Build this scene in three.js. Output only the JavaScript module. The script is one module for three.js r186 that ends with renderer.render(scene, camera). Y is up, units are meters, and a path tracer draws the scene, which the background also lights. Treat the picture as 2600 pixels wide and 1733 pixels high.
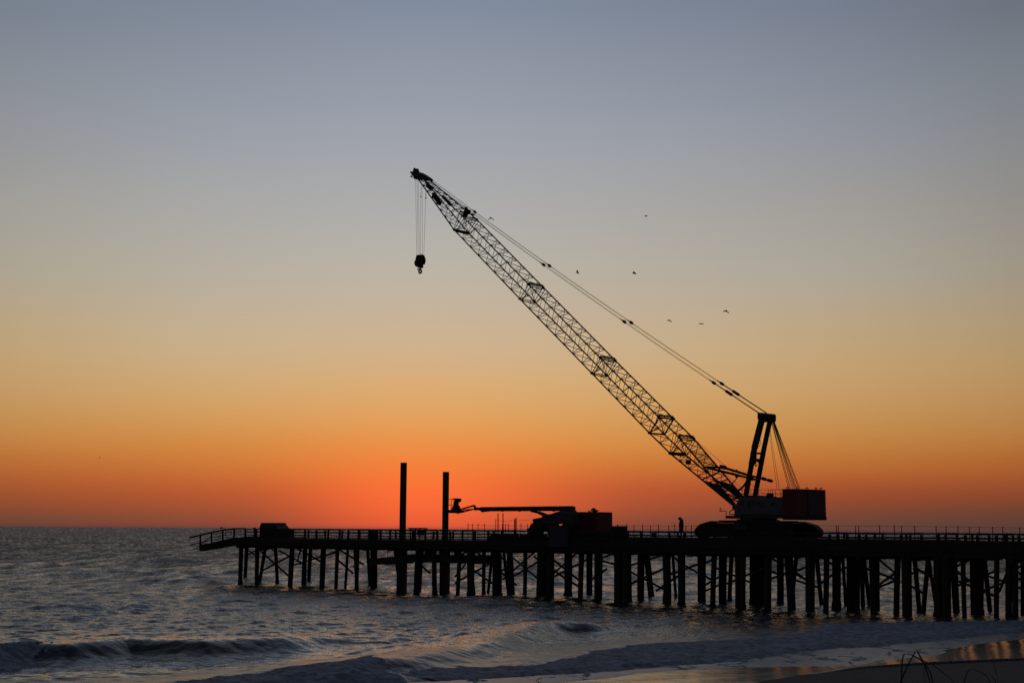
import * as THREE from 'three';
import { mergeGeometries } from 'three/addons/utils/BufferGeometryUtils.js';
import { RoundedBoxGeometry } from 'three/addons/geometries/RoundedBoxGeometry.js';
import { TextGeometry } from 'three/addons/geometries/TextGeometry.js';
import { FontLoader } from 'three/addons/loaders/FontLoader.js';
import { MarchingCubes } from 'three/addons/objects/MarchingCubes.js';

// ------------------------------------------------------------------ camera, sky, light, exposure
const PW = 2600, PH = 1733, FOC = 3400, EYE = 5.5;           // photograph in pixels, focal length in pixels, eye above the sea in metres
const PITCH = Math.atan((1343.9 - PH / 2) / FOC), ROLL = 0.0057;
const scene = new THREE.Scene();
const camera = new THREE.PerspectiveCamera(2 * Math.atan(PH / 2 / FOC) * 180 / Math.PI, PW / PH, 0.5, 200000);
camera.rotation.order = 'YXZ';
camera.position.set(0, EYE, 0);
camera.rotation.set(PITCH, 0, ROLL);
camera.updateMatrixWorld(true);

const lin = (c) => { c /= 255; return c <= 0.04045 ? c / 12.92 : ((c + 0.055) / 1.055) ** 2.4; };
// clear dusk sky: colours measured up six columns of the photograph, kept as bearing and height above the horizon; the glow of the sun that has just set lies a little left of the middle
const dir = (px, py) => new THREE.Vector3((px - PW / 2) / FOC, -(py - PH / 2) / FOC, -1).applyQuaternion(camera.quaternion).normalize();
const SKY = [
  [35, [1336, 105, 64, 55], [1325, 108, 68, 54], [1290, 136, 75, 49], [1250, 160, 83, 47], [1180, 183, 107, 53], [1090, 196, 137, 75], [980, 196, 155, 105], [830, 188, 164, 128], [690, 174, 165, 146], [520, 163, 160, 153], [350, 150, 151, 155], [180, 137, 143, 152], [10, 121, 131, 145]],
  [615, [1338, 138, 71, 54], [1325, 145, 75, 54], [1290, 170, 83, 51], [1250, 190, 92, 50], [1190, 207, 117, 56], [1130, 214, 137, 68], [1060, 214, 155, 92], [980, 210, 168, 115], [860, 200, 176, 142], [690, 184, 175, 160], [520, 170, 169, 167], [350, 156, 160, 168], [180, 143, 150, 162], [10, 128, 137, 153]],
  [1070, [1340, 222, 88, 56], [1315, 236, 96, 55], [1285, 247, 104, 55], [1240, 252, 112, 55], [1190, 245, 126, 59], [1130, 236, 143, 72], [1060, 227, 160, 94], [980, 219, 171, 117], [860, 205, 178, 145], [690, 188, 179, 164], [520, 173, 172, 171], [350, 159, 163, 171], [180, 146, 153, 166], [10, 129, 140, 158]],
  [1640, [1343, 124, 68, 54], [1325, 138, 73, 54], [1290, 166, 80, 51], [1250, 184, 87, 50], [1180, 204, 118, 56], [1110, 211, 144, 76], [980, 208, 166, 113], [860, 198, 173, 139], [690, 181, 172, 158], [520, 168, 166, 164], [350, 154, 158, 166], [180, 140, 147, 160], [10, 124, 134, 151]],
  [2165, [1347, 98, 64, 55], [1325, 106, 68, 55], [1290, 132, 71, 49], [1250, 157, 78, 46], [1180, 185, 109, 52], [1090, 195, 138, 76], [980, 196, 155, 105], [830, 186, 163, 128], [690, 172, 164, 150], [520, 160, 157, 153], [350, 145, 148, 156], [180, 132, 138, 150], [10, 117, 126, 142]],
  [2575, [1350, 88, 60, 53], [1325, 95, 62, 52], [1290, 117, 67, 46], [1250, 143, 74, 45], [1180, 173, 98, 47], [1090, 184, 127, 70], [980, 185, 144, 94], [830, 175, 152, 117], [690, 161, 151, 134], [520, 149, 145, 139], [350, 136, 138, 141], [180, 124, 130, 138], [10, 109, 117, 128]],
].map(([px, ...rows]) => ({ az: Math.atan2(dir(px, 900).x, -dir(px, 900).z) * 180 / Math.PI, up: [0, ...rows.slice(1).map(([py]) => Math.asin(dir(px, py).y) * 180 / Math.PI)], rgb: rows.map((r) => r.slice(1).map(lin)) }));
const SKY_BEARINGS = SKY.map((s) => s.az);
const smooth = (a, b, x) => { const t = Math.min(1, Math.max(0, (x - a) / (b - a))); return t * t * (3 - 2 * t); };
function spline(xs, ys, x) {                                  // monotone cubic through (xs, ys)
  const n = xs.length;
  if (x <= xs[0]) return ys[0];
  if (x >= xs[n - 1]) return ys[n - 1];
  let i = 0; while (x > xs[i + 1]) i++;
  const d = (k) => (ys[k + 1] - ys[k]) / (xs[k + 1] - xs[k]);
  const m = (k) => { if (k <= 0) return d(0); if (k >= n - 1) return d(n - 2); const a = d(k - 1), b = d(k); return a * b <= 0 ? 0 : 2 * a * b / (a + b); };
  const h = xs[i + 1] - xs[i], t = (x - xs[i]) / h, t2 = t * t, t3 = t2 * t;
  return ys[i] * (2 * t3 - 3 * t2 + 1) + m(i) * h * (t3 - 2 * t2 + t) + ys[i + 1] * (-2 * t3 + 3 * t2) + m(i + 1) * h * (t3 - t2);
}
{
  const W = 2048, H = 1024, data = new Float32Array(W * H * 4);
  const low = [0.034, 0.03, 0.036], high = [0.04, 0.052, 0.078];   // the dusk opposite the glow, and overhead
  for (let j = 0; j < H; j++) {
    const el = (j + 0.5) / H * 180 - 90, up = Math.max(0, el);
    const rows = SKY.map((s) => [0, 1, 2].map((c) => spline(s.up, s.rgb.map((q) => q[c]), up)));
    const top = 1 - smooth(22, 70, up);
    for (let i = 0; i < W; i++) {
      const phi = ((i + 0.5) / W - 0.5) * 2 * Math.PI, x = Math.cos(phi), z = Math.sin(phi);   // direction (x, z); -z is straight ahead
      const az = Math.atan2(x, -z) * 180 / Math.PI, off = Math.max(0, Math.abs(az) - 20.3);
      const keep = Math.exp(-off / 46 - (off / 75) ** 2) * (0.16 + 0.84 * top);
      const o = (j * W + i) * 4, t = smooth(2, 40, up);
      for (let c = 0; c < 3; c++) {
        const seen = spline(SKY_BEARINGS, rows.map((r) => r[c]), az), away = low[c] + (high[c] - low[c]) * t;
        data[o + c] = away + (seen - away) * keep;
      }
      data[o + 3] = 1;
    }
  }
  const sky = new THREE.DataTexture(data, W, H, THREE.RGBAFormat, THREE.FloatType);
  sky.mapping = THREE.EquirectangularReflectionMapping;
  sky.magFilter = sky.minFilter = THREE.LinearFilter;
  sky.needsUpdate = true;
  scene.background = sky; scene.environment = sky;
}
// what is left of the sun: a very weak, very wide warm light from the glow just above the horizon
const sun = new THREE.DirectionalLight(0xffa060, 0.02);
sun.position.set(-0.0645 * 300, 300 * 0.05, -300);
sun.castShadow = true; sun.shadow.radius = 28;
Object.assign(sun.shadow.camera, { left: -90, right: 90, top: 60, bottom: -60, near: 1, far: 700 });
scene.add(sun, sun.target);

const renderer = new THREE.WebGLRenderer({ antialias: true });
renderer.setSize(1024, 682);
renderer.shadowMap.enabled = true;
renderer.toneMapping = THREE.LinearToneMapping;
renderer.toneMappingExposure = 1;

// ------------------------------------------------------------------ measuring: a pixel of the photograph as a direction, met with a plane where the thing stands
const V = (x, y, z) => new THREE.Vector3(x, y, z);
const ray = (px, py) => V((px - PW / 2) / FOC, -(py - PH / 2) / FOC, -1).applyQuaternion(camera.quaternion);
const ground = (px, py, y = 0) => { const d = ray(px, py); return d.multiplyScalar((y - EYE) / d.y).add(camera.position); };
const horizonAt = (px) => 1336.5 + 0.0057 * px;
class Frame {                                                 // a place to build at: origin, and a turn about the vertical
  constructor(origin, turn) { this.o = origin.clone(); this.turn = turn; this.ex = V(Math.cos(turn), 0, -Math.sin(turn)); this.ez = V(Math.sin(turn), 0, Math.cos(turn)); }
  local(w) { const d = w.clone().sub(this.o); return V(d.dot(this.ex), d.y, d.dot(this.ez)); }
  world(p) { return this.o.clone().addScaledVector(this.ex, p.x).addScaledVector(this.ez, p.z).add(V(0, p.y, 0)); }
  at(px, py, z = 0) { const d = ray(px, py), c = this.o.clone().addScaledVector(this.ez, z).sub(camera.position); return this.local(d.multiplyScalar(c.dot(this.ez) / d.dot(this.ez)).add(camera.position)); }
  sub(p, turn = this.turn) { return new Frame(this.world(p), turn); }
}

// ------------------------------------------------------------------ small tools
let seed = 7;
const rnd = () => { seed |= 0; seed = (seed + 0x6d2b79f5) | 0; let t = Math.imul(seed ^ (seed >>> 15), 1 | seed); t = (t + Math.imul(t ^ (t >>> 7), 61 | t)) ^ t; return ((t ^ (t >>> 14)) >>> 0) / 4294967296; };
const rr = (a, b) => a + (b - a) * rnd();
const hash = (i, j) => { let h = Math.imul(i, 374761393) + Math.imul(j, 668265263); h = Math.imul(h ^ (h >>> 13), 1274126177); return ((h ^ (h >>> 16)) >>> 0) / 4294967296; };
const vnoise = (x, y) => { const i = Math.floor(x), j = Math.floor(y), u = x - i, v = y - j, a = u * u * (3 - 2 * u), b = v * v * (3 - 2 * v); return (hash(i, j) * (1 - a) + hash(i + 1, j) * a) * (1 - b) + (hash(i, j + 1) * (1 - a) + hash(i + 1, j + 1) * a) * b; };
const fbm = (x, y, n = 4) => { let s = 0, a = 0.5, t = 0; for (let k = 0; k < n; k++) { s += a * vnoise(x + 17 * k, y - 31 * k); t += a; a *= 0.5; x *= 2.03; y *= 2.03; } return s / t; };
function dataTex(w, h, fn, srgb = true) {
  const d = new Uint8Array(w * h * 4);
  for (let j = 0; j < h; j++) for (let i = 0; i < w; i++) { const c = fn(i / w, j / h), o = (j * w + i) * 4; d[o] = c[0] * 255; d[o + 1] = c[1] * 255; d[o + 2] = c[2] * 255; d[o + 3] = 255; }
  const t = new THREE.DataTexture(d, w, h, THREE.RGBAFormat);
  t.wrapS = t.wrapT = THREE.RepeatWrapping; t.magFilter = t.minFilter = THREE.LinearFilter;
  if (srgb) t.colorSpace = THREE.SRGBColorSpace;
  t.needsUpdate = true;
  return t;
}
const grain = dataTex(128, 256, (u, v) => { const g = 0.62 + 0.38 * fbm(u * 22, v * 3, 4); return [g, g * 0.985, g * 0.96]; });
const blot = dataTex(256, 256, (u, v) => { const g = 0.66 + 0.34 * fbm(u * 14, v * 14, 5); return [g, g, g]; });
const rust = dataTex(256, 256, (u, v) => { const g = fbm(u * 9, v * 9, 5), s = smooth(0.55, 0.7, g); return [0.9 - 0.25 * s, 0.9 - 0.4 * s, 0.9 - 0.45 * s]; });
function mat(r, g, b, rough = 0.8, metal = 0, map = null, extra = {}) {
  const m = new THREE.MeshStandardMaterial({ roughness: rough, metalness: metal, map, ...extra });
  m.color.setRGB(r, g, b);
  return m;
}
const M = {
  pile: mat(0.04, 0.033, 0.028, 0.85, 0, grain), pile2: mat(0.052, 0.045, 0.038, 0.85, 0, grain), timber: mat(0.055, 0.047, 0.04, 0.85, 0, grain), timber2: mat(0.043, 0.037, 0.034, 0.9, 0, grain),
  concrete: mat(0.06, 0.055, 0.05, 0.85, 0, blot), steel: mat(0.035, 0.037, 0.04, 0.6, 0.3, blot), rope: mat(0.035, 0.035, 0.035, 0.7, 0.4), boom: mat(0.03, 0.036, 0.038, 0.65, 0.1, blot),
  red: mat(0.16, 0.012, 0.013, 0.7, 0, rust), white: mat(0.13, 0.14, 0.14, 0.65, 0, blot), black: mat(0.02, 0.02, 0.022, 0.8, 0, blot), green: mat(0.02, 0.06, 0.04, 0.7, 0, blot),
  glass: mat(0.01, 0.012, 0.014, 0.08), letter: mat(0.02, 0.02, 0.03, 0.6), tire: mat(0.018, 0.018, 0.018, 0.95, 0, blot), grey: mat(0.075, 0.078, 0.082, 0.75, 0, blot), track: mat(0.03, 0.027, 0.025, 0.75, 0.3, rust),
};
function prep(g) { const n = g.index ? g.toNonIndexed() : g; for (const k of Object.keys(n.attributes)) if (!['position', 'normal', 'uv'].includes(k)) n.deleteAttribute(k); return n; }
const join = (list) => (list.length === 1 ? list[0] : mergeGeometries(list.map(prep)));
const UPV = V(0, 1, 0);
function tube(a, b, r, r2 = r, n = 8) {
  const d = b.clone().sub(a), g = new THREE.CylinderGeometry(r2, r, d.length(), n);
  g.applyQuaternion(new THREE.Quaternion().setFromUnitVectors(UPV, d.normalize()));
  return g.translate((a.x + b.x) / 2, (a.y + b.y) / 2, (a.z + b.z) / 2);
}
function beam(a, b, high, wide) {                              // a board from a to b: `high` in the vertical plane, `wide` across it
  const d = b.clone().sub(a), len = d.length(), x = d.normalize(), z = Math.abs(x.y) > 0.98 ? V(0, 0, 1) : V(0, 0, 0).crossVectors(x, UPV).normalize(), y = V(0, 0, 0).crossVectors(z, x);
  const g = new THREE.BoxGeometry(len, high, wide);
  g.applyMatrix4(new THREE.Matrix4().makeBasis(x, y, z));
  return g.translate((a.x + b.x) / 2, (a.y + b.y) / 2, (a.z + b.z) / 2);
}
const box = (x, y, z, w, h, d, r = 0) => (r ? new RoundedBoxGeometry(w, h, d, 2, r) : new THREE.BoxGeometry(w, h, d)).translate(x, y, z);
function slab(pts, z0, z1, bevel = 0) {                         // an outline in x, y with thickness from z0 to z1
  const s = new THREE.Shape(pts.map((p) => new THREE.Vector2(p.x, p.y)));
  const g = new THREE.ExtrudeGeometry(s, { depth: z1 - z0 - 2 * bevel, bevelEnabled: bevel > 0, bevelSize: bevel, bevelThickness: bevel, bevelSegments: 1, bevelOffset: -bevel });
  return g.translate(0, 0, z0 + bevel);
}
function path(pts, r, seg = 24, n = 6) { return new THREE.TubeGeometry(new THREE.CatmullRomCurve3(pts, false, 'centripetal'), seg, r, n); }
const taken = {};
function numbered(name) { taken[name] = (taken[name] ?? -1) + 1; return taken[name] ? `${name}_${String(taken[name]).padStart(3, '0')}` : name; }
function tag(o, label, category, group, kind) { if (label) o.userData.label = label; if (category) o.userData.category = category; if (group) o.userData.group = group; if (kind) o.userData.kind = kind; return o; }
function thing(name, frame, label, category, group) {
  const g = new THREE.Group(); g.name = numbered(name); g.position.copy(frame.o); g.rotation.y = frame.turn; scene.add(g);
  return tag(g, label, category, group);
}
function part(name, geo, m, parent, label, kind) {
  const o = new THREE.Mesh(Array.isArray(geo) ? join(geo) : geo, m);
  o.name = numbered(name); o.castShadow = o.receiveShadow = true; (parent ?? scene).add(o);
  return tag(o, label, null, null, kind);
}

// ------------------------------------------------------------------ sea, surf and beach: one relief, cut into sea, foam, film, wet and dry sand
class Curve {                                                  // a line on the ground, left to right; positive distance is seaward
  constructor(list, y = 0) { this.p = list.map(([px, py]) => { const g = ground(px, py, y); return [g.x, g.z]; }); this.cum = [0]; for (let i = 1; i < this.p.length; i++) this.cum.push(this.cum[i - 1] + Math.hypot(this.p[i][0] - this.p[i - 1][0], this.p[i][1] - this.p[i - 1][1])); }
  near(x, z) {                                                 // [signed distance, length along]
    let best = 1e9, sgn = 1, along = 0;
    for (let i = 0; i + 1 < this.p.length; i++) {
      const [ax, az] = this.p[i], [bx, bz] = this.p[i + 1], dx = bx - ax, dz = bz - az, l2 = dx * dx + dz * dz;
      const t = Math.min(1, Math.max(0, ((x - ax) * dx + (z - az) * dz) / l2)), ex = x - ax - t * dx, ez = z - az - t * dz, q = ex * ex + ez * ez;
      if (q < best) { best = q; sgn = (x - ax) * dz - (z - az) * dx > 0 ? 1 : -1; along = this.cum[i] + t * Math.sqrt(l2); }
    }
    return [sgn * Math.sqrt(best), along];
  }
  length() { return this.cum[this.cum.length - 1]; }
}
const swellEdge = new Curve([[-300, 1800], [0, 1782], [300, 1745], [480, 1727], [533, 1720], [615, 1716], [730, 1709], [857, 1697], [915, 1684], [945, 1684], [1005, 1707], [1110, 1692], [1204, 1684], [1306, 1682], [1400, 1675], [1460, 1660], [1523, 1645], [1602, 1634], [1730, 1627], [1882, 1619], [2010, 1609], [2070, 1594], [2155, 1581], [2284, 1577], [2424, 1576], [2600, 1571], [2900, 1555], [3600, 1490], [4600, 1440]], 0.22);
const bore = new Curve([[-300, 1840], [300, 1790], [700, 1752], [1000, 1732], [1051, 1730], [1230, 1722], [1382, 1713], [1510, 1707], [1602, 1699], [1717, 1688], [1857, 1679], [1946, 1668], [2050, 1651], [2237, 1640], [2349, 1628], [2400, 1624], [2494, 1614], [2600, 1605], [2900, 1580], [3600, 1503], [4600, 1446]], 0.08);
const swash = new Curve([[-300, 1890], [900, 1790], [1380, 1738], [1484, 1729], [1560, 1721], [1607, 1713], [1717, 1704], [1780, 1702], [1796, 1698], [1984, 1694], [2099, 1693], [2178, 1691], [2211, 1685], [2223, 1679], [2284, 1674], [2354, 1668], [2392, 1661], [2402, 1657], [2390, 1653], [2447, 1643], [2506, 1633], [2600, 1624], [2900, 1596], [3600, 1513], [4600, 1452]]);
const dry = new Curve([[-300, 1990], [1300, 1850], [1900, 1740], [1943, 1731], [2023, 1719], [2099, 1711], [2167, 1702], [2260, 1696], [2400, 1688], [2600, 1679], [2900, 1654], [3600, 1545], [4600, 1466]]);
// breaking swells: crest line, height along it, steep front, long back
const swells = [
  { c: new Curve([[-260, 1668], [0, 1644], [66, 1637], [177, 1638], [250, 1631], [304, 1625], [387, 1625], [519, 1628], [602, 1623], [704, 1616], [775, 1606], [860, 1602], [960, 1598]], 0.6), h: [[0, 0.6], [0.3, 0.66], [0.62, 0.62], [0.8, 0.46], [0.92, 0.3], [1, 0.05]], front: 1.0, back: 4.6, ribs: 1 },
  { c: new Curve([[760, 1716], [857, 1697], [925, 1679], [1000, 1675], [1046, 1667], [1112, 1654], [1158, 1643], [1217, 1632], [1280, 1610], [1326, 1599], [1382, 1583], [1433, 1580], [1480, 1580], [1560, 1570]], 0.5), h: [[0, 0], [0.12, 0.34], [0.3, 0.42], [0.6, 0.5], [0.8, 0.55], [0.9, 0.42], [1, 0]], front: 1.0, back: 3.6, ribs: 1 },
  { c: new Curve([[500, 1492], [600, 1487], [700, 1486], [800, 1489], [900, 1493], [1010, 1497]], 0.4), h: [[0, 0], [0.3, 0.34], [0.7, 0.3], [1, 0]], front: 4, back: 8, ribs: 0 },
  { c: new Curve([[1040, 1524], [1180, 1519], [1300, 1524], [1420, 1530]], 0.3), h: [[0, 0], [0.4, 0.3], [1, 0]], front: 3, back: 7, ribs: 0 },
  { c: new Curve([[60, 1540], [200, 1532], [330, 1530], [450, 1527]], 0.3), h: [[0, 0], [0.5, 0.3], [1, 0]], front: 2.6, back: 6, ribs: 0 },
];
// the same water in steps: waves too small or too far for the relief to hold are its roughness; the last is water full of fine bubbles by the shore
const SEA_ROUGH = [0.12, 0.23, 0.32, 0.39, 0.48, 0.6, 0.28], SEA_STEPS = [62, 85, 120, 170, 240];
const seaMats = SEA_ROUGH.map((roughness, k) => { const m = new THREE.MeshPhysicalMaterial({ roughness, metalness: 0, ior: 1.333 }); m.normalScale.setScalar([0.5, 0.7, 0.85, 0.8, 0.65, 0.55, 0.8][k]); if (k < 6) m.color.setRGB(0.005, 0.0085, 0.0115); else m.color.setRGB(0.022, 0.026, 0.035); return m; });
const waves = [];
{
  const N = 84, towards = Math.atan2(0.61, 0.79);              // travelling shoreward: to the right and nearer
  for (let k = 0; k < N; k++) {
    const L = 0.34 * Math.pow(16 / 0.34, k / (N - 1)) * rr(0.95, 1.05), spread = (rnd() + rnd() + rnd() - 1.5) * 1.15, a = towards + spread;
    const K = 2 * Math.PI / L, slope = (L < 0.6 ? 0.02 : L < 2.4 ? 0.03 : L < 6 ? 0.0145 : 0.0045) * rr(0.6, 1.4);
    waves.push({ kx: K * Math.cos(a), kz: K * Math.sin(a), amp: slope * 1.41 / K, ph: rr(0, 6.283), L });
  }
  for (let k = 0; k < 34; k++) {                               // the longer seas outside the surf
    const L = 7 * Math.pow(48 / 7, k / 33) * rr(0.95, 1.05), a = towards + (rnd() + rnd() + rnd() - 1.5) * 1.3, K = 2 * Math.PI / L;
    waves.push({ kx: K * Math.cos(a), kz: K * Math.sin(a), amp: 0.008 * rr(0.5, 1.5) * 1.41 / K, ph: rr(0, 6.283), L, out: true });
  }
}
const detail = (() => {                                        // normals of the small ripples, a 9 m tile
  const N = 1024, S = 9, comps = [];
  for (let k = 0; k < 70; k++) {
    const L = 0.07 * Math.pow(3 / 0.07, rnd()), a = Math.atan2(0.61, 0.79) + (rnd() + rnd() - 1) * 1.9;
    const nx = Math.round(S / L * Math.cos(a)), nz = Math.round(S / L * Math.sin(a));
    if (nx || nz) comps.push([2 * Math.PI * nx, 2 * Math.PI * nz, rr(0, 6.283), 0.0235 * rr(0.5, 1.5)]);
  }
  const sx = new Float32Array(N * N), sz = new Float32Array(N * N);
  for (const [kx, kz, ph, s] of comps) {
    const k = Math.hypot(kx, kz), ax = s * kx / k, az = s * kz / k;
    const cu = new Float32Array(N), su = new Float32Array(N), cv = new Float32Array(N), sv = new Float32Array(N);
    for (let i = 0; i < N; i++) { cu[i] = Math.cos(kx * i / N + ph); su[i] = Math.sin(kx * i / N + ph); cv[i] = Math.cos(kz * i / N); sv[i] = Math.sin(kz * i / N); }
    for (let j = 0; j < N; j++) for (let i = 0; i < N; i++) { const c = cu[i] * cv[j] - su[i] * sv[j]; sx[j * N + i] += ax * c; sz[j * N + i] += az * c; }
  }
  let at = 0;
  const d = new Uint8Array(N * N * 4);
  for (let q = 0; q < N * N; q++) { const l = Math.hypot(sx[q], 1, sz[q]); d[at++] = 127.5 + 127.5 * -sx[q] / l; d[at++] = 127.5 + 127.5 * -sz[q] / l; d[at++] = 127.5 + 127.5 / l; d[at++] = 255; }
  const t = new THREE.DataTexture(d, N, N, THREE.RGBAFormat);
  t.wrapS = t.wrapT = THREE.RepeatWrapping; t.magFilter = t.minFilter = THREE.LinearFilter; t.needsUpdate = true;
  return t;
})();
for (const m of seaMats) m.normalMap = detail;
const foamMat = mat(0.235, 0.25, 0.305, 0.95), filmMat = new THREE.MeshPhysicalMaterial({ roughness: 0.34, ior: 1.333 }), wetMat = new THREE.MeshPhysicalMaterial({ roughness: 0.17, ior: 1.47, normalMap: detail, normalScale: new THREE.Vector2(0.12, 0.12) }), sandMat = mat(0.05, 0.043, 0.039, 1);
filmMat.color.setRGB(0.2, 0.2, 0.21);
wetMat.color.setRGB(0.035, 0.029, 0.025);
{
  const bubbles = dataTex(512, 512, (u, v) => { const g = fbm(u * 40, v * 40, 4), q = 0.75 + 0.25 * smooth(0.3, 0.7, g); return [q, q, q]; });
  foamMat.map = bubbles; foamMat.bumpMap = bubbles; foamMat.bumpScale = 0.03; filmMat.map = bubbles;
  const speck = dataTex(512, 512, (u, v) => { const q = 0.7 + 0.3 * fbm(u * 60, v * 60, 4); return [q, q, q]; });
  sandMat.map = speck; sandMat.bumpMap = speck; sandMat.bumpScale = 0.02; wetMat.map = speck;
}
{
  const rowsD = [], NR = 850, D0 = 38, step = (1 / D0 - 1 / 4000) / NR;
  for (let j = 0; j <= NR; j++) rowsD.push(1 / (1 / D0 - j * step));
  for (let j = 1; j <= 14; j++) rowsD.push(4000 * Math.pow(20, j / 14));
  const colsT = [], NC = 920, T = 0.42;
  for (const t of [-3, -2, -1.4, -1, -0.8]) colsT.push(t);
  for (let i = 0; i < 50; i++) colsT.push(-0.66 + 0.24 * i / 50);
  for (let i = 0; i <= NC; i++) colsT.push(-T + 2 * T * i / NC);
  for (let i = 1; i <= 110; i++) colsT.push(T + 0.5 * i / 110);
  for (const t of [1.1, 1.4, 2, 3]) colsT.push(t);
  const R = rowsD.length, C = colsT.length, pos = new Float32Array(R * C * 3), uv = new Float32Array(R * C * 2), cls = new Uint8Array(R * C), airy = new Uint8Array(R * C);
  const heightAlong = (h, q) => spline(h.map((e) => e[0]), h.map((e) => e[1]), q);
  for (let j = 0; j < R; j++) {
    const D = rowsD[j], gap = j ? rowsD[j] - rowsD[j - 1] : rowsD[1] - rowsD[0], across = 2 * T / NC * D;
    const live = waves.map((w) => ({ ...w, amp: w.amp * (w.out ? smooth(85, 170, D) : 1) * (1 - smooth(1.3, 2.9, Math.max(Math.abs(w.kz) * gap, Math.abs(w.kx) * across))) })).filter((w) => w.amp > 1e-5);
    for (let i = 0; i < C; i++) {
      const x0 = colsT[i] * D, z0 = -D, o = j * C + i;
      let x = x0, y = 0, z = z0, calm = 1, k = 0;
      if (D < 150) {
        const wob = (fbm(x0 * 0.9, z0 * 0.9, 3) - 0.5) * 0.9 + (fbm(x0 * 4, z0 * 4, 2) - 0.5) * 0.35;
        const [su] = swellEdge.near(x0, z0), [sb] = bore.near(x0, z0), [ss] = swash.near(x0, z0), [sd] = dry.near(x0, z0);
        const fu = su + wob * 1.1, fb = sb + wob * 0.5, fs = ss + wob * 0.12, fd = sd + wob * 0.12;
        calm = 0.4 + 0.6 * smooth(0.5, 14, su);
        if (fd < 0) { k = 4; calm = 0; y += 0.06 + Math.min(3.6, -sd * 0.075) + 0.03 * (fbm(x0 * 0.8, z0 * 0.8, 3) - 0.5); }
        else if (fs < 0) { k = 3; calm = 0; const q = sd / (sd - ss + 1e-3); y += 0.04 + smooth(8, 17, x0) * 0.12 * (1 - q) * (1 - q) + 0.006 * fbm(x0 * 0.7, z0 * 0.7, 2); }
        else if (fb < 0) { k = 2; calm = 0.06; y += 0.02 + 0.03 * smooth(0, 0.5, fs) + 0.02 * fbm(x0 * 2, z0 * 2, 2); const lace = Math.abs(fbm(x0 * 0.55 + 3, z0 * 0.3, 4) - 0.5); if (lace < 0.02 || (lace < 0.05 && fbm(x0 * 3, z0 * 1.6, 2) > 0.56)) { k = 1; y += 0.012; } }
        else {
          const lump = fbm(x0 * 1.5, z0 * 1.5, 4);
          y += 0.05 + smooth(-0.2, 0.9, fb) * (0.15 + 0.08 * (lump - 0.5)) * (1 - smooth(-1.5, 5, su));
          if (fu < 0) { k = 1; calm = 0.15; y += 0.09 * (lump - 0.5) + 0.035 * (fbm(x0 * 6, z0 * 6, 2) - 0.5); }
        }
        if (k < 2) for (const s of swells) {
          const [e, along] = s.c.near(x0, z0);
          if (e < -9 || e > 26) continue;
          const q = along / s.c.length(), A = heightAlong(s.h, q) * (1 + 0.06 * (fbm(along * 0.2, 3.3, 2) - 0.5));
          let f = e < 0 ? Math.exp(-((e / s.front) ** 2)) : Math.exp(-((e / s.back) ** 2));
          f -= 0.19 * Math.exp(-(((e + 3.4 * s.front) / (1.9 * s.front)) ** 2));
          if (s.ribs && e < 0.2 && e > -4) f += 0.045 * (fbm(along * 2.1 + e * 0.9, e * 0.3 + 7, 3) - 0.5) * smooth(-4, -1, e) * 2;
          y += A * f;
          if (s.ribs && e > -3.5 && e < 2) calm *= 1 - 0.62 * smooth(-3.5, -2, e) * (1 - smooth(0.6, 2, e)) * smooth(0.1, 0.4, A);
          if (s === swells[0] && e > -2.6 && e < 0.45 && (along < s.c.cum[2] + 0.7 + 2 * wob || (Math.abs(e - 0.05) < 0.1 && fbm(along * 1.3, 2.2, 3) > 0.57))) { k = 1; y += (along < s.c.cum[2] + 1 ? 0.2 : 0.07) * (fbm(x0 * 2, z0 * 2, 4) - 0.3); }
        }
      }
      if (calm > 0.001) {
        const gust = 0.82 + 0.36 * fbm(x0 * 0.09 + 9, z0 * 0.05, 3);
        for (const w of live) {
          const p = w.kx * x0 + w.kz * z0 + w.ph, a = w.amp * calm * gust, c = Math.cos(p), K = Math.hypot(w.kx, w.kz);
          y += a * Math.sin(p); x += 0.6 * a * c * w.kx / K; z += 0.6 * a * c * w.kz / K;
        }
      }
      pos[o * 3] = x; pos[o * 3 + 1] = y; pos[o * 3 + 2] = z; cls[o] = k; if (k === 0 && D < 130) { const [su] = swellEdge.near(x0, z0); if (su < 4.5 + 5 * (fbm(x0 * 0.35, z0 * 0.35, 4) - 0.5) + 2.5 * (fbm(x0 * 1.7, z0 * 1.7, 2) - 0.5)) airy[o] = 1; }
      uv[o * 2] = x0 / 9; uv[o * 2 + 1] = z0 / 9;
    }
  }
  const index = new Uint32Array((R - 1) * (C - 1) * 6), kinds = new Uint8Array((R - 1) * (C - 1));
  let n = 0, q = 0;
  for (let j = 0; j + 1 < R; j++) for (let i = 0; i + 1 < C; i++) {
    const a = j * C + i, b = a + 1, c = a + C, d = c + 1;
    index[n++] = a; index[n++] = b; index[n++] = c; index[n++] = b; index[n++] = d; index[n++] = c;
    kinds[q++] = cls[a];
  }
  const whole = new THREE.BufferGeometry();
  whole.setAttribute('position', new THREE.BufferAttribute(pos, 3));
  whole.setIndex(new THREE.BufferAttribute(index, 1));
  whole.computeVertexNormals();
  const nor = whole.attributes.normal.array;
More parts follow.
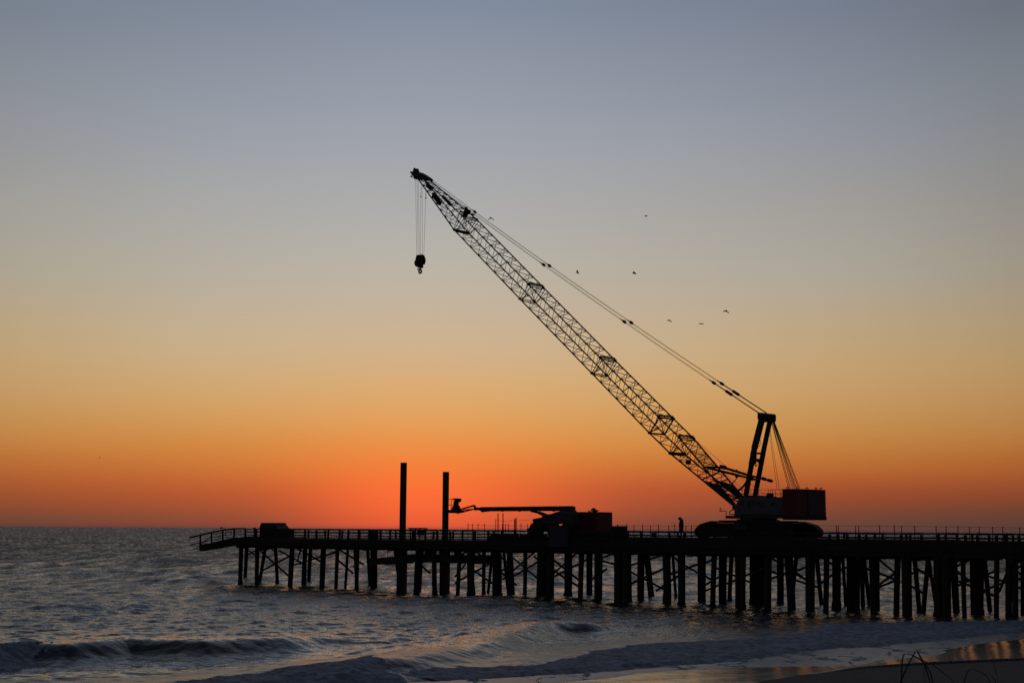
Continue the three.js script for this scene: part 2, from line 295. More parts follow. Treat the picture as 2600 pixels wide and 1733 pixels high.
  const cut = (k, level = () => 0) => {
    const map = new Int32Array(R * C).fill(-1), P = [], Nn = [], U = [], lists = [[], [], [], [], [], [], []];
    for (let c = 0; c < kinds.length; c++) if (kinds[c] === k) { const I = lists[level(c)]; for (let e = 0; e < 6; e++) {
      const v = index[c * 6 + e];
      if (map[v] < 0) { map[v] = P.length / 3; P.push(pos[v * 3], pos[v * 3 + 1], pos[v * 3 + 2]); Nn.push(nor[v * 3], nor[v * 3 + 1], nor[v * 3 + 2]); U.push(uv[v * 2], uv[v * 2 + 1]); }
      I.push(map[v]);
    } }
    const g = new THREE.BufferGeometry();
    g.setAttribute('position', new THREE.BufferAttribute(new Float32Array(P), 3));
    g.setAttribute('normal', new THREE.BufferAttribute(new Float32Array(Nn), 3));
    g.setAttribute('uv', new THREE.BufferAttribute(new Float32Array(U), 2));
    const I = new Uint32Array(lists.reduce((n, l) => n + l.length, 0));
    let from = 0; lists.forEach((l, m) => { I.set(l, from); if (l.length && k === 0) g.addGroup(from, l.length, m); from += l.length; });
    g.setIndex(new THREE.BufferAttribute(I, 1));
    return g;
  };
  const far = (c) => { const j = Math.floor(c / (C - 1)), i = c % (C - 1); if (airy[j * C + i]) return 6; const D = rowsD[j] * (0.78 + 0.44 * hash(c, 5)); let k = 0; while (k < 5 && D > SEA_STEPS[k]) k++; if (rowsD[j] > 80) { const x = pos[(j * C + i) * 3], z = pos[(j * C + i) * 3 + 2], w = smooth(80, 150, rowsD[j]); k = Math.max(1, Math.min(5, Math.round(k - 0.6 * w + 8 * w * (0.8 * fbm(x * 0.9, z * 0.17, 3) + 0.2 * fbm(x * 0.07, z * 0.02, 2) - 0.5)))); } return k; };
  const sea = cut(0, far);
  part('sea', sea, seaMats, null, 'dark rippled sea reaching from the surf to the horizon', 'structure');
  part('foam', cut(1), foamMat, null, 'blue grey churned foam of the broken wave along the shore', 'stuff');
  part('shallow_water', cut(2), filmMat, null, 'thin pale sheet of foamy water running up the beach', 'structure');
  part('wet_sand', cut(3), wetMat, null, 'shiny wet sand mirroring the golden sky', 'structure');
  const sandNear = new THREE.PlaneGeometry(240, 37, 120, 40).rotateX(-Math.PI / 2).translate(0, 0, -19.5);
  const a = sandNear.attributes.position;
  for (let v = 0; v < a.count; v++) { const x = a.getX(v), z = a.getZ(v), [sd] = dry.near(x, z); a.setY(v, Math.max(-0.4, 0.05 + Math.min(3.85, Math.max(-6, -sd) * 0.075 + Math.max(0, -sd - 15) * 0.17) + 0.1 * (fbm(x * 0.4, z * 0.4, 3) - 0.5)) - (sd > 0 ? 0.4 : 0.06)); }
  sandNear.computeVertexNormals();
  const dryCut = cut(4);
  part('beach', [dryCut, sandNear], sandMat, null, 'dark dry sand sloping up to the dune', 'structure');
}
// ------------------------------------------------------------------ the pier: its near face stands where its piles meet the water
const waterAt = (px) => horizonAt(px) + 146 + 0.0396 * (px - 600);
const pierL = ground(485, waterAt(485)), pierR = ground(2600, waterAt(2600));
const PIER = new Frame(pierL, -Math.atan2(pierR.z - pierL.z, pierR.x - pierL.x)), WIDE = 8;
const DECK = 4.55, UNDER = 3.86;
const onPier = (px, py, z = 0) => PIER.at(px, py, z);
const along = (px, z = 0) => onPier(px, 1360, z).x;
const pier = thing('pier', PIER, 'long dark timber fishing pier on leaning piles, broken off at its seaward end', 'pier');
const xEnd = along(2600) + 32, xNew = along(606);
{
  // deck, following the sagging broken end
  const top = [[505, 1383], [536, 1377.5], [570, 1369], [592, 1364.5], [622, 1362.5]].map(([a, b]) => onPier(a, b));
  const bot = [[612, 1387], [592, 1385], [560, 1391.5], [540, 1394], [517, 1399], [505, 1398.5]].map(([a, b]) => onPier(a, b));
  const xs = along(622);
  part('edge_beam', slab([...top, V(xs, UNDER, 0), ...bot], -0.16, 0), M.timber2, pier);
  part('edge_beam', slab([...top, V(xs, UNDER, 0), ...bot], -WIDE, -WIDE + 0.16), M.timber2, pier);
  let x = xs + 0.004, k = 0;
  while (x < xEnd) {                                           // outer beams, two boards deep, in lengths
    const l = rr(3.8, 5.2), e = Math.min(xEnd, x + l), off = rr(-0.03, 0.03);
    for (const z of [-0.08, -WIDE + 0.08]) { part('edge_beam', box((x + e) / 2, DECK - 0.2 + off * 0.4, z + off, e - x - 0.01, 0.36, 0.15), k % 2 ? M.timber : M.timber2, pier); part('edge_beam', box((x + e) / 2, UNDER + 0.13 + off, z * 0.985 - 0.02, e - x - 0.02, 0.3, 0.13), M.timber2, pier); }
    x = e; k++;
  }
  const planks = [], under = [];
  for (let u = top[0].x; u < xEnd; u += 0.21) {
    const y = u < xs ? spline(top.map((p) => p.x), top.map((p) => p.y), u) : DECK;
    planks.push(box(u + 0.1, y - 0.025 + rr(-0.006, 0.006), -WIDE / 2 + rr(-0.03, 0.03), 0.195, 0.05, WIDE - 0.34));
  }
  for (let z = -WIDE + 0.9; z < -0.5; z += 0.88) under.push(box((xs + xEnd) / 2, DECK - 0.25, z, xEnd - xs, 0.36, 0.16));
  part('deck_planking', planks, M.timber, pier, null, 'stuff');
  for (const g of under) part('stringer', g, M.timber2, pier);
}
// piles: top px, foot px, foot py, thickness in px, row (0 near, 1 middle, 2 far)
const PILES = [
  [612, 609.4, 1486, 10, 0], [626.4, 621.8, 1486, 8.5, 2], [652.8, 652, 1487, 10, 0], [674, 657.9, 1484, 8, 1], [698.7, 703.2, 1486, 8, 1], [742, 736, 1487, 12, 0], [775, 770, 1486, 10, 1], [788.8, 784.5, 1487, 9, 2],
  [821, 816.8, 1491, 13, 0], [856.8, 852.3, 1492, 9, 0], [907, 905, 1492, 10, 0], [948.6, 948.6, 1486, 16, 1], [933, 939, 1485, 8, 2], [1003, 1013.5, 1486, 9, 2], [1062, 1057, 1501, 13, 0], [1102, 1104, 1501, 12, 0],
  [1167, 1161.5, 1504, 10, 0], [1195, 1195.5, 1503, 18, 0], [1229, 1228, 1500, 9, 1], [1250.6, 1240, 1494, 7, 2], [1261, 1263, 1497, 22, 1], [1256, 1254, 1513, 9, 0], [1293, 1293, 1505, 12, 0], [1279, 1290, 1486, 7, 2], [1334, 1332, 1506, 10, 0],
  [1375, 1371, 1521, 20, 0], [1397, 1396, 1521, 20, 0], [1386, 1384, 1515, 12, 1], [1443, 1442, 1510, 19, 1], [1477, 1474, 1512, 13, 0], [1497, 1497, 1502, 15, 2], [1520, 1519, 1516, 20, 0], [1571, 1570, 1520, 22, 0], [1591, 1594, 1518, 22, 0], [1581, 1582, 1512, 14, 1],
  [1628, 1627, 1502, 17, 1], [1645, 1657, 1498, 9, 2], [1692, 1694.5, 1535, 19, 0], [1708, 1717, 1502, 7, 2], [1730.5, 1730.5, 1528, 18, 0], [1782, 1782, 1516, 20, 1], [1814, 1810, 1530, 13, 0], [1836, 1836, 1518, 19, 1], [1858, 1853, 1512, 10, 2], [1874, 1874, 1538, 14, 0], [1887, 1887, 1536, 14, 0],
  [1913, 1913, 1523, 17, 1], [1932, 1932, 1523, 18, 1], [1951, 1950, 1537, 17, 0], [1981.6, 1981.6, 1514, 16, 2], [2002, 2010, 1532, 20, 0], [2057.5, 2057.5, 1532, 22, 0], [2073.6, 2086, 1510, 10, 2], [2099.5, 2097, 1540, 13, 0], [2124.5, 2124.5, 1532, 20, 1],
  [2140, 2147, 1524, 8, 2], [2160, 2160, 1530, 17, 1], [2176, 2176, 1527, 16, 1], [2193, 2209, 1524, 10, 2], [2223, 2225, 1526, 19, 1], [2212, 2216, 1560, 10, 0], [2280, 2277, 1568, 14, 0], [2302, 2304, 1560, 23, 0], [2323, 2336, 1540, 11, 1], [2358, 2346, 1550, 11, 1],
  [2382, 2383, 1568, 20, 0], [2402, 2404, 1560, 22, 0], [2422, 2430, 1532, 16, 1], [2446, 2451, 1553, 11, 0], [2468, 2470.5, 1550, 9, 1], [2487, 2486, 1535, 22, 1], [2500, 2515, 1530, 11, 2], [2532, 2531, 1555, 12, 0], [2563, 2563, 1557, 15, 0], [2578, 2579, 1556, 14, 0], [2612, 2614, 1560, 18, 0],
];
const rowZ = [-0.32, -WIDE / 2, -WIDE + 0.32];
PILES.forEach(([tx, fx, fy, w, row], k) => {
  const z = rowZ[row] + (row === 0 ? 0 : rr(-0.5, 0.5));
  const tyPx = horizonAt(tx) + 0.298 * (waterAt(tx) - horizonAt(tx));
  const a = onPier(tx, tyPx, z); const f = onPier(fx, waterAt(fx) - row * 10, z);
  const sc = (waterAt(fx) - horizonAt(fx)) / EYE * (row ? 1 - 0.045 * row : 1), r = w / sc / 2 * 1.1;
  const d = f.clone().sub(a), t = (UNDER - 0.02 - a.y) / d.y, up = a.clone().addScaledVector(d, t), down = a.clone().addScaledVector(d, (-1.6 - a.y) / d.y);
  const list = [];
  const mid = up.clone().lerp(down, 0.5).add(V(rr(-0.03, 0.03), 0, rr(-0.03, 0.03))), n = 10;
  list.push(tube(mid, up, r, r * 1.04, n), tube(down, mid, r * 0.97, r, n));
  if (rnd() < 0.4) { const s = up.clone().lerp(down, rr(0.62, 0.7)); list.push(tube(down, s, r * 1.22, r * 1.16, n)); }   // marine growth or a jacket round the foot
  part('pile', list, k % 3 ? M.pile : M.pile2, pier);
});
for (let u = along(2640); u < xEnd; u += 3.35) for (const z of rowZ) { const r = rr(0.15, 0.24), y = rr(-0.35, 0.35); part('pile', tube(V(u + y, -1.6, z), V(u, UNDER, z), r, r, 10), M.pile, pier); }
// thinner leaning piles and loose braces deeper under the deck
for (let k = 0; k < 20; k++) {
  const x = xNew + 3 + (xEnd - xNew - 12) * (k + rr(0.1, 0.9)) / 20, z = rr(-WIDE + 0.8, -2.2), lean = rr(-0.9, 0.9), r = rr(0.11, 0.17);
  part('pile', tube(V(x + lean, -1.6, z + rr(-0.4, 0.4)), V(x, UNDER, z), r * 1.05, r, 9), M.pile2, pier);
  if (k % 2) { const h = rr(1.3, 2.6), s = rnd() < 0.5 ? 1 : -1, w = rr(1.6, 2.6); part('brace', beam(V(x - w / 2, h - s * w * 0.3, z + 0.25), V(x + w / 2, h + s * w * 0.3, z + 0.25), 0.16, 0.07), M.timber2, pier); }
}
// cap beams across the pier over the piles of each bent
for (let u = xNew + 0.1; u < xEnd; u += 3.35) part('cap_beam', box(u + rr(-0.1, 0.1), UNDER - 0.12, -WIDE / 2, 0.32, 0.3, WIDE + 0.5), M.timber2, pier);
// diagonal braces in px: from, to, row
const BRACES = [
  [618, 1389, 650, 1409, 2], [620, 1412.6, 662, 1389, 2], [652, 1390, 735, 1464, 0], [662, 1450, 732.6, 1412.6, 0], [679, 1384, 700, 1402, 2], [708, 1397, 769, 1430, 1], [743.7, 1435, 815, 1412.6, 1], [818, 1413, 859, 1397, 0], [750, 1389, 817, 1427, 1], [765, 1387, 755.6, 1421, 2],
  [861, 1395, 924, 1433, 0], [838, 1407, 857, 1399, 2], [1155, 1464, 1182, 1432, 1], [1154.7, 1480, 1242, 1431, 0], [1192, 1440, 1252, 1482, 0], [1167, 1412, 1190, 1396, 1], [1205, 1398, 1222, 1410, 1], [1277, 1470.5, 1363, 1396, 1], [1297, 1466, 1368, 1425, 0], [1283, 1399, 1367, 1470, 0], [1262, 1404, 1300, 1440, 2], [1255, 1462, 1300, 1430, 2],
  [1356, 1412, 1434, 1467, 0], [1406, 1421, 1470, 1472, 1], [1406, 1464, 1489, 1421, 0], [1404, 1457, 1468, 1400, 1], [1452, 1478, 1472, 1490, 1], [1529, 1416, 1564, 1402, 1], [1529, 1424, 1566, 1433, 0], [1566, 1433, 1687, 1496, 0], [1598, 1436, 1681, 1409, 0], [1603, 1481, 1686, 1443, 0],
  [1700, 1458.5, 1775, 1431, 0], [1736, 1433, 1777, 1457, 0], [1704, 1405, 1726, 1428, 2], [1791, 1429, 1810, 1420, 1], [1791, 1462, 1812, 1474, 1], [1791, 1484, 1827, 1464, 0], [1791, 1499, 1827, 1485, 1], [1815, 1440, 1908, 1479, 0], [1884, 1465, 1943, 1440, 0], [1846, 1482, 1884, 1464, 2], [1957, 1449, 1976, 1457, 1], [1957, 1469, 1999, 1454, 0], [1957, 1415, 1974, 1424, 2],
  [2012, 1426, 2042, 1408, 1], [2014, 1452, 2050, 1438, 0], [2014, 1451, 2036, 1466, 1], [2014, 1470, 2050, 1482, 0], [2068, 1487, 2086, 1494, 1], [2086, 1479.5, 2116, 1457, 0], [2104, 1426, 2118, 1434, 2], [2136, 1446, 2150, 1440, 1], [2182, 1472, 2214, 1489, 0], [2200, 1442, 2216, 1450, 1],
  [2232, 1419.5, 2278, 1458, 0], [2232, 1454, 2278, 1473, 1], [2234, 1483, 2278, 1451, 0], [2232, 1490, 2278, 1472, 1], [2312, 1458, 2336, 1447, 1], [2312, 1486, 2346, 1506, 0], [2364, 1478, 2380, 1470, 0], [2425, 1440, 2464, 1420, 1], [2425, 1446, 2466, 1477, 0], [2428, 1473, 2468, 1488, 1], [2430, 1488, 2468, 1470, 0],
  [2506, 1458, 2532, 1448, 1], [2510, 1462, 2557, 1478, 0], [2496, 1499, 2557, 1476, 0], [2537.5, 1503.6, 2558, 1452, 2], [2496, 1500, 2528, 1513, 1], [2584, 1442, 2606, 1428, 0], [2584, 1451, 2606, 1466, 1], [2584, 1470, 2606, 1464, 1], [2584, 1490, 2606, 1498, 0],
];
for (const [x1, y1, x2, y2, row] of BRACES) { const z = rowZ[row] + (row === 0 ? 0.24 : -0.3); part('brace', beam(onPier(x1, y1, z), onPier(x2, y2, z), rr(0.13, 0.17), 0.075), M.timber, pier); }
// a few loose or hanging boards
part('brace', beam(onPier(490, 1396.5), onPier(536, 1361), 0.07, 0.05), M.timber, pier);
part('brace', beam(onPier(984, 1415, -1), onPier(984, 1388, -1), 0.03, 0.03), M.timber, pier);
// railings: near and far
{
  const droop = [[508, 1358, 1381], [536.5, 1351.8, 1376], [565, 1345.6, 1369], [594, 1342, 1363]];
  const near = [622, 650, 672, 700, 722, 744, 774, 803, 833, 862, 884, 910, 937, 966, 990, 1016, 1048, 1080, 1110, 1143, 1174, 1206, 1240, 1274, 1308, 1342, 1378, 1412, 1448, 1484, 1520, 1556, 1592, 1628, 1664, 1700, 1738, 1776, 1814, 1852, 1890, 1928, 1968, 2008, 2048, 2070, 2107, 2129, 2152, 2182, 2200, 2242, 2289, 2312, 2341, 2382, 2402, 2431, 2452, 2482, 2512, 2531, 2552, 2573, 2588, 2620, 2650];
  for (let px = 2690; along(px, -0.22) < xEnd; px += 42) near.push(px);
  const wobble = (x) => 0.035 * (fbm(x * 0.25, 4.4, 2) - 0.5) - 0.03 * smooth(20, 70, x);
  for (const [px, a, b] of droop) { const t = onPier(px, a, -0.22), q = onPier(px, b + 6, -0.22); part('rail_post', beam(q, t, 0.13, 0.13), M.timber, pier); }
  const cap = [[481.5, 1364.5], [508, 1358], [536, 1351.5], [565, 1345.5], [594, 1342], [622, 1341.6]].map(([a, b]) => onPier(a, b, -0.22));
  for (let k = 0; k + 1 < cap.length; k++) part('rail', beam(cap[k], cap[k + 1], 0.14, 0.2), M.timber, pier);
  const rails = [[[482, 1383.5], [508, 1377], [536, 1370.5], [565, 1365], [594, 1363]], [[536, 1357], [565, 1352.5], [594, 1349.5], [622, 1349]], [[536, 1365], [565, 1359], [594, 1356], [622, 1356.4]]];
  for (const line of rails) for (let k = 0; k + 1 < line.length; k++) part('rail', beam(onPier(...line[k], -0.14), onPier(...line[k + 1], -0.14), 0.075, 0.045), M.timber, pier);
  for (const px of [572, 586]) part('rail', beam(onPier(px, 1358, -0.14), onPier(px, 1351, -0.14), 0.07, 0.045), M.timber, pier);
  near.forEach((px, k) => {
    const x = along(px, -0.22), h = 5.4 + wobble(x) - 0.07;
    part('rail_post', box(x, (DECK - 0.3 + h) / 2, -0.22, [0.14, 0.17, 0.13][k % 3], h - DECK + 0.3, 0.14), k % 2 ? M.timber : M.timber2, pier);
    if (k + 1 === near.length) return;
    const e = along(near[k + 1], -0.22), e2 = 5.4 + wobble(e) - 0.07;
    part('rail', beam(V(x, h + 0.075, -0.22), V(e, e2 + 0.075, -0.22), 0.1 + 0.02 * (k % 3), 0.22), M.timber, pier);
    if (px > 1590) part('kick_board', beam(V(x, 4.74 + 0.5 * wobble(x), -0.13), V(e, 4.74 + 0.5 * wobble(e), -0.13), 0.46, 0.04), k % 2 ? M.timber2 : M.timber, pier);
    const lower = px < 1250 ? [[5.14, 0.12], [4.87, 0.06], [4.69, 0.07]] : px < 1590 ? [[5.13, 0.12], [4.86, 0.11], [4.66, 0.08]] : [[5.13, 0.12]];
    for (const [y, w] of lower) if (rnd() > 0.06) part('rail', beam(V(x, y + wobble(x) + rr(-0.015, 0.015), -0.14), V(e, y + wobble(e) + rr(-0.015, 0.015), -0.14), w, 0.04), k % 2 ? M.timber2 : M.timber, pier);
  });
  for (let x = along(622, -WIDE + 0.2), k = 0; x < xEnd - 2.6; x += 2.4, k++) {
    const h = 5.33 + wobble(x + 40), h2 = 5.33 + wobble(x + 42.4), z = -WIDE + 0.22;
    part('rail_post', box(x, (DECK - 0.3 + h) / 2, z, 0.14, h - DECK + 0.3, 0.14), M.timber2, pier);
    part('rail', beam(V(x, h + 0.07, z), V(x + 2.4, h2 + 0.07, z), 0.1, 0.2), M.timber, pier);
    for (const y of [5.08, 4.8]) part('rail', beam(V(x, y, z - 0.09), V(x + 2.4, y + rr(-0.02, 0.02), z - 0.09), 0.1, 0.04), M.timber2, pier);
  }
}
// ------------------------------------------------------------------ things on and under the pier
const onDeck = (px, py, z, y = DECK) => { const p = onPier(px, py, z); return PIER.sub(V(p.x, y, z)); };
{ // two tall new piles
  const SQ = [[1023.5, 1174, 'taller square pile standing up through the seaward part of the pier deck', 17.6], [1131.5, 1197.5, 'shorter square pile standing beside the lift basket', 17]];
  for (const [px, py, label, w] of SQ) {
    const p = onPier(px, 1260, -0.9), f = PIER.sub(V(p.x, -1.5, -0.9), PIER.turn + 0.16), top = f.at(px + 1.5, py).y, side = w / 31.3 * 0.76 * (waterAt(1077) / waterAt(px));
    const t = thing('square_pile', f, label, 'pile', 'new square piles rising above the pier');
    part('shaft', new RoundedBoxGeometry(side, top, side, 1, 0.02).translate(0, top / 2, 0), M.concrete, t);
    part('sleeve', [-1, 1].flatMap((s) => [box(s * (side / 2 + 0.06), 2.7, 0, 0.11, 5.2, side + 0.24), box(0, 2.7, s * (side / 2 + 0.06), side - 0.01, 5.2, 0.11)]), M.steel, t);
  }
}
{ // the steel guide frame hung below the deck between the two piles
  const a = onPier(958, 1420, -1.6), b = onPier(1253, 1420, -1.6), f = PIER.sub(V(a.x, 2.5, -1.6)), L = b.x - a.x, t = thing('guide_frame', f, 'heavy dark steel guide frame hung below the deck around the two tall piles', 'frame');
  for (const z of [-1, 1]) { part('girder', [box(L * 0.62, 0.45, z, L * 0.76, 0.62, 0.22), box(L * 0.62, 0.78, z, L * 0.76, 0.05, 0.36)], M.steel, t); part('girder', beam(V(0, 0.08, z), V(L * 0.25, 0.3, z), 0.62, 0.2), M.steel, t); }
  for (let k = 0; k < 5; k++) part('cross_beam', box(L * (0.05 + 0.235 * k), 0.32 + (k ? 0.14 : -0.2), 0, 0.2, 0.3, 1.76), M.steel, t);
  for (const u of [0.3, 0.62, 0.98]) for (const z of [-1, 1]) part('hanger', box(L * u, 1.12, z * 1.02, 0.09, 0.64, 0.09), M.steel, t);
  for (const [u, w] of [[0.4, 0.35], [0.47, 0.5], [0.72, 0.4], [0.84, 0.3]]) part('bracket', box(L * u, 0.98, 0.2, w, 0.36, 0.5), M.steel, t);
}
{ // timber mats under the machines
  const MAT_LABELS = ['timber crane mat at the seaward end of the row, left of the lift', 'timber crane mat under the left wheels of the boom lift', 'timber crane mat under the right wheels of the boom lift and the red container', 'timber crane mat under the red container and the small box', 'timber crane mat bare of any load, between small box and person', 'timber crane mat on which the person stands', 'timber crane mat under the left end of the crane tracks', 'timber crane mat under the middle of the crane tracks', 'timber crane mat under the right end of the tracks, last of the row'];
  const x0 = along(1246, -1), n = 9, w = 4.1;
  for (let k = 0; k < n; k++) {
    const f = PIER.sub(V(x0 + w / 2 + k * (w + 0.06), DECK, -WIDE / 2)), t = thing('timber_mat', f, MAT_LABELS[k], 'crane mat', 'crane mats laid along the pier deck');
    for (let j = 0; j < 10; j++) part('timber', box(0, 0.21 + rr(-0.008, 0.008), -3.2 + 0.71 * j, w - rr(0, 0.08), 0.42, 0.69, 0.02), j % 2 ? M.timber : M.timber2, t);
  }
}
{ // hopper box near the seaward end
  const f = onDeck(693, 1366, -1.2), t = thing('storage_hopper', f, 'flat-topped storage hopper with sloping sides near the broken end of the pier', 'hopper');
  const P = (a, b) => f.at(a, b, 0);
  part('body', slab([P(660, 1366), P(712, 1367), P(712, 1341), P(660, 1341)], -1.4, 0, 0.02), M.black, t);
  part('lid', slab([P(658, 1341), P(706, 1341), P(698, 1331), P(697.6, 1326.6), P(663, 1326.6)], -1.45, 0.05, 0.02), M.steel, t);
  const g = onDeck(645.5, 1362, -1), b = thing('bollard', g, 'short capped post beside the hopper', 'post');
  part('post', tube(V(0, 0, 0), V(0, 0.86, 0), 0.1), M.steel, b); part('cap', tube(V(0, 0.86, 0), V(0, 0.99, 0), 0.16, 0.14), M.steel, b);
}
{ // boxes on the deck
  const f = onDeck(1059, 1366, -0.9), P = (a, b) => f.at(a, b, 0), t = thing('work_table', f, 'low flat work table standing behind the railing between the two tall piles', 'table');
  part('top', slab([P(1037, 1342.6), P(1070, 1342.6), P(1069, 1339.4), P(1038, 1339.4)], -0.84, 0.04, 0.01), M.steel, t);
  for (const px of [1041, 1065]) for (const q of [-0.72, -0.06]) part('leg', box(P(px, 1342).x, P(px, 1342.6).y / 2, q, 0.08, P(px, 1342.6).y, 0.08), M.steel, t);
  part('drawer', box(P(1062, 1342).x, P(1062, 1348).y - 0.12, -0.4, 0.5, 0.5, 0.6), M.black, t);
  const g = onDeck(950, 1366, -0.8), Q = (a, b) => g.at(a, b, 0), c = thing('crate', g, 'dark crate against the railing left of the taller pile', 'crate');
  part('body', slab([Q(936, 1370), Q(951, 1370), Q(951, 1348), Q(936, 1348)], -0.4, 0, 0.015), M.black, c); part('lid', box(g.at(943.5, 1348, 0).x, g.at(943.5, 1348, 0).y + 0.03, -0.2, 0.74, 0.05, 0.44), M.timber2, c);
}
{ // grey panel and plywood hoarding on the railing
  const f = PIER.sub(V(along(1417), UNDER - 0.1, 0.09)), P = (a, b) => f.at(a, b, 0), t = thing('grey_panel', f, 'square grey panel fixed upright to the railing below the lift', 'panel');
  part('sheet', slab([P(1391, 1388), P(1443, 1388), P(1443, 1336.5), P(1391, 1336.5)], -0.05, 0, 0.01), M.grey, t);
  for (const x of [P(1391, 1360).x + 0.06, P(1443, 1360).x - 0.06]) part('batten', box(x, P(1417, 1362).y, 0.02, 0.09, 1.3, 0.04), M.timber, t);
  for (const [a, b, low, label] of [[1246, 1318, 1371, 'dark plywood hoarding along the railing left of the lift'], [1319, 1389, 1371, 'dark plywood hoarding along the railing under the tail of the lift'], [1446, 1530, 1373, 'dark plywood hoarding along the railing in front of the red container'], [1531, 1588, 1374, 'dark plywood hoarding along the railing in front of the small box']]) {
    const h = PIER.sub(V(along((a + b) / 2), DECK, -0.34)), q = thing('hoarding', h, label, 'hoarding'), A = h.at(a, 1350).x, B = h.at(b, 1350).x, n = Math.round((B - A) / 1.2);
    for (let k = 0; k < n; k++) part('sheet', box(A + (B - A) * (k + 0.5) / n, 0.3 + (low - 1371) * 0.02 + 0.02 * (k % 2), 0, (B - A) / n - 0.015, 0.6 + 0.03 * (k % 3), 0.025), k % 2 ? M.black : M.timber2, q);
  }
}
{ // red container and the smaller box beside it
  const z = -3.1, f = onDeck(1511, 1350, z, DECK + 0.42), P = (a, b) => f.at(a, b, 0), t = thing('container', f, 'dark red steel container standing behind the boom lift', 'container');
  const A = P(1432, 1340), B = P(1515, 1340), H = P(1511, 1299).y, L = B.x - A.x;
  part('body', new RoundedBoxGeometry(L, H, 2.3, 1, 0.03).translate((A.x + B.x) / 2, H / 2, -1.15), M.red, t);
  for (let k = 0; k < 9; k++) part('rib', box(A.x + L * (k + 0.5) / 9, H / 2, 0.02, L / 18, H - 0.22, 0.05), M.red, t);
  part('top_rail', box((A.x + B.x) / 2, H - 0.05, 0.02, L, 0.1, 0.06), M.red, t);
  for (const [a, b] of [[1478, 1487], [1495, 1507]]) part('vent', box((P(a, 1).x + P(b, 1).x) / 2, P(a, 1308).y, 0.03, P(b, 1).x - P(a, 1).x, 0.1, 0.07), M.grey, t);
  const g = onDeck(1505, 1299, z - 0.6, DECK + 0.42 + H), Q = (a, b) => g.at(a, b, 0), l = thing('work_light', g, 'floodlight on a bent bracket on the roof of the red container', 'floodlight');
  part('bracket', path([Q(1500, 1299), Q(1503.5, 1292), Q(1507.5, 1290.5), Q(1509, 1297)], 0.05), M.steel, l);
  part('lamp_head', slab([Q(1507, 1292), Q(1508.5, 1289.5), Q(1510, 1293.5), Q(1516, 1294), Q(1518, 1295.5), Q(1515, 1297.5), Q(1512, 1299), Q(1507, 1299)], -0.2, 0.2, 0.02), M.black, l);
  const e = onDeck(1495.7, 1299, z - 0.6, DECK + 0.42 + H), x = thing('exhaust_stack', e, 'stubby exhaust stack on the roof of the red container', 'exhaust'); part('pipe', tube(V(0, 0, 0), V(0, 0.11, 0), 0.06), M.steel, x); part('cap', tube(V(0, 0.11, 0), V(0, 0.15, 0), 0.07, 0.03), M.steel, x);
  const s = onDeck(1575, 1350, z + 0.3, DECK + 0.42), S = (a, b) => s.at(a, b, 0), u = thing('job_box', s, 'low dark job box at the shoreward end of the red container', 'box'), sy = S(1575, 1336.3).y;
  part('body', box((S(1546, 1).x + S(1572, 1).x) / 2, sy / 2, -0.4, S(1572, 1).x - S(1546, 1).x, sy, 0.8, 0.02), M.black, u);
  part('lid', box((S(1546, 1).x + S(1572, 1).x) / 2, sy + 0.02, -0.4, S(1572, 1).x - S(1546, 1).x + 0.04, 0.05, 0.86), M.steel, u); part('handle', tube(S(1560, 1336.3).setZ(-0.4), S(1560.5, 1331).setZ(-0.4), 0.03), M.steel, u);
}
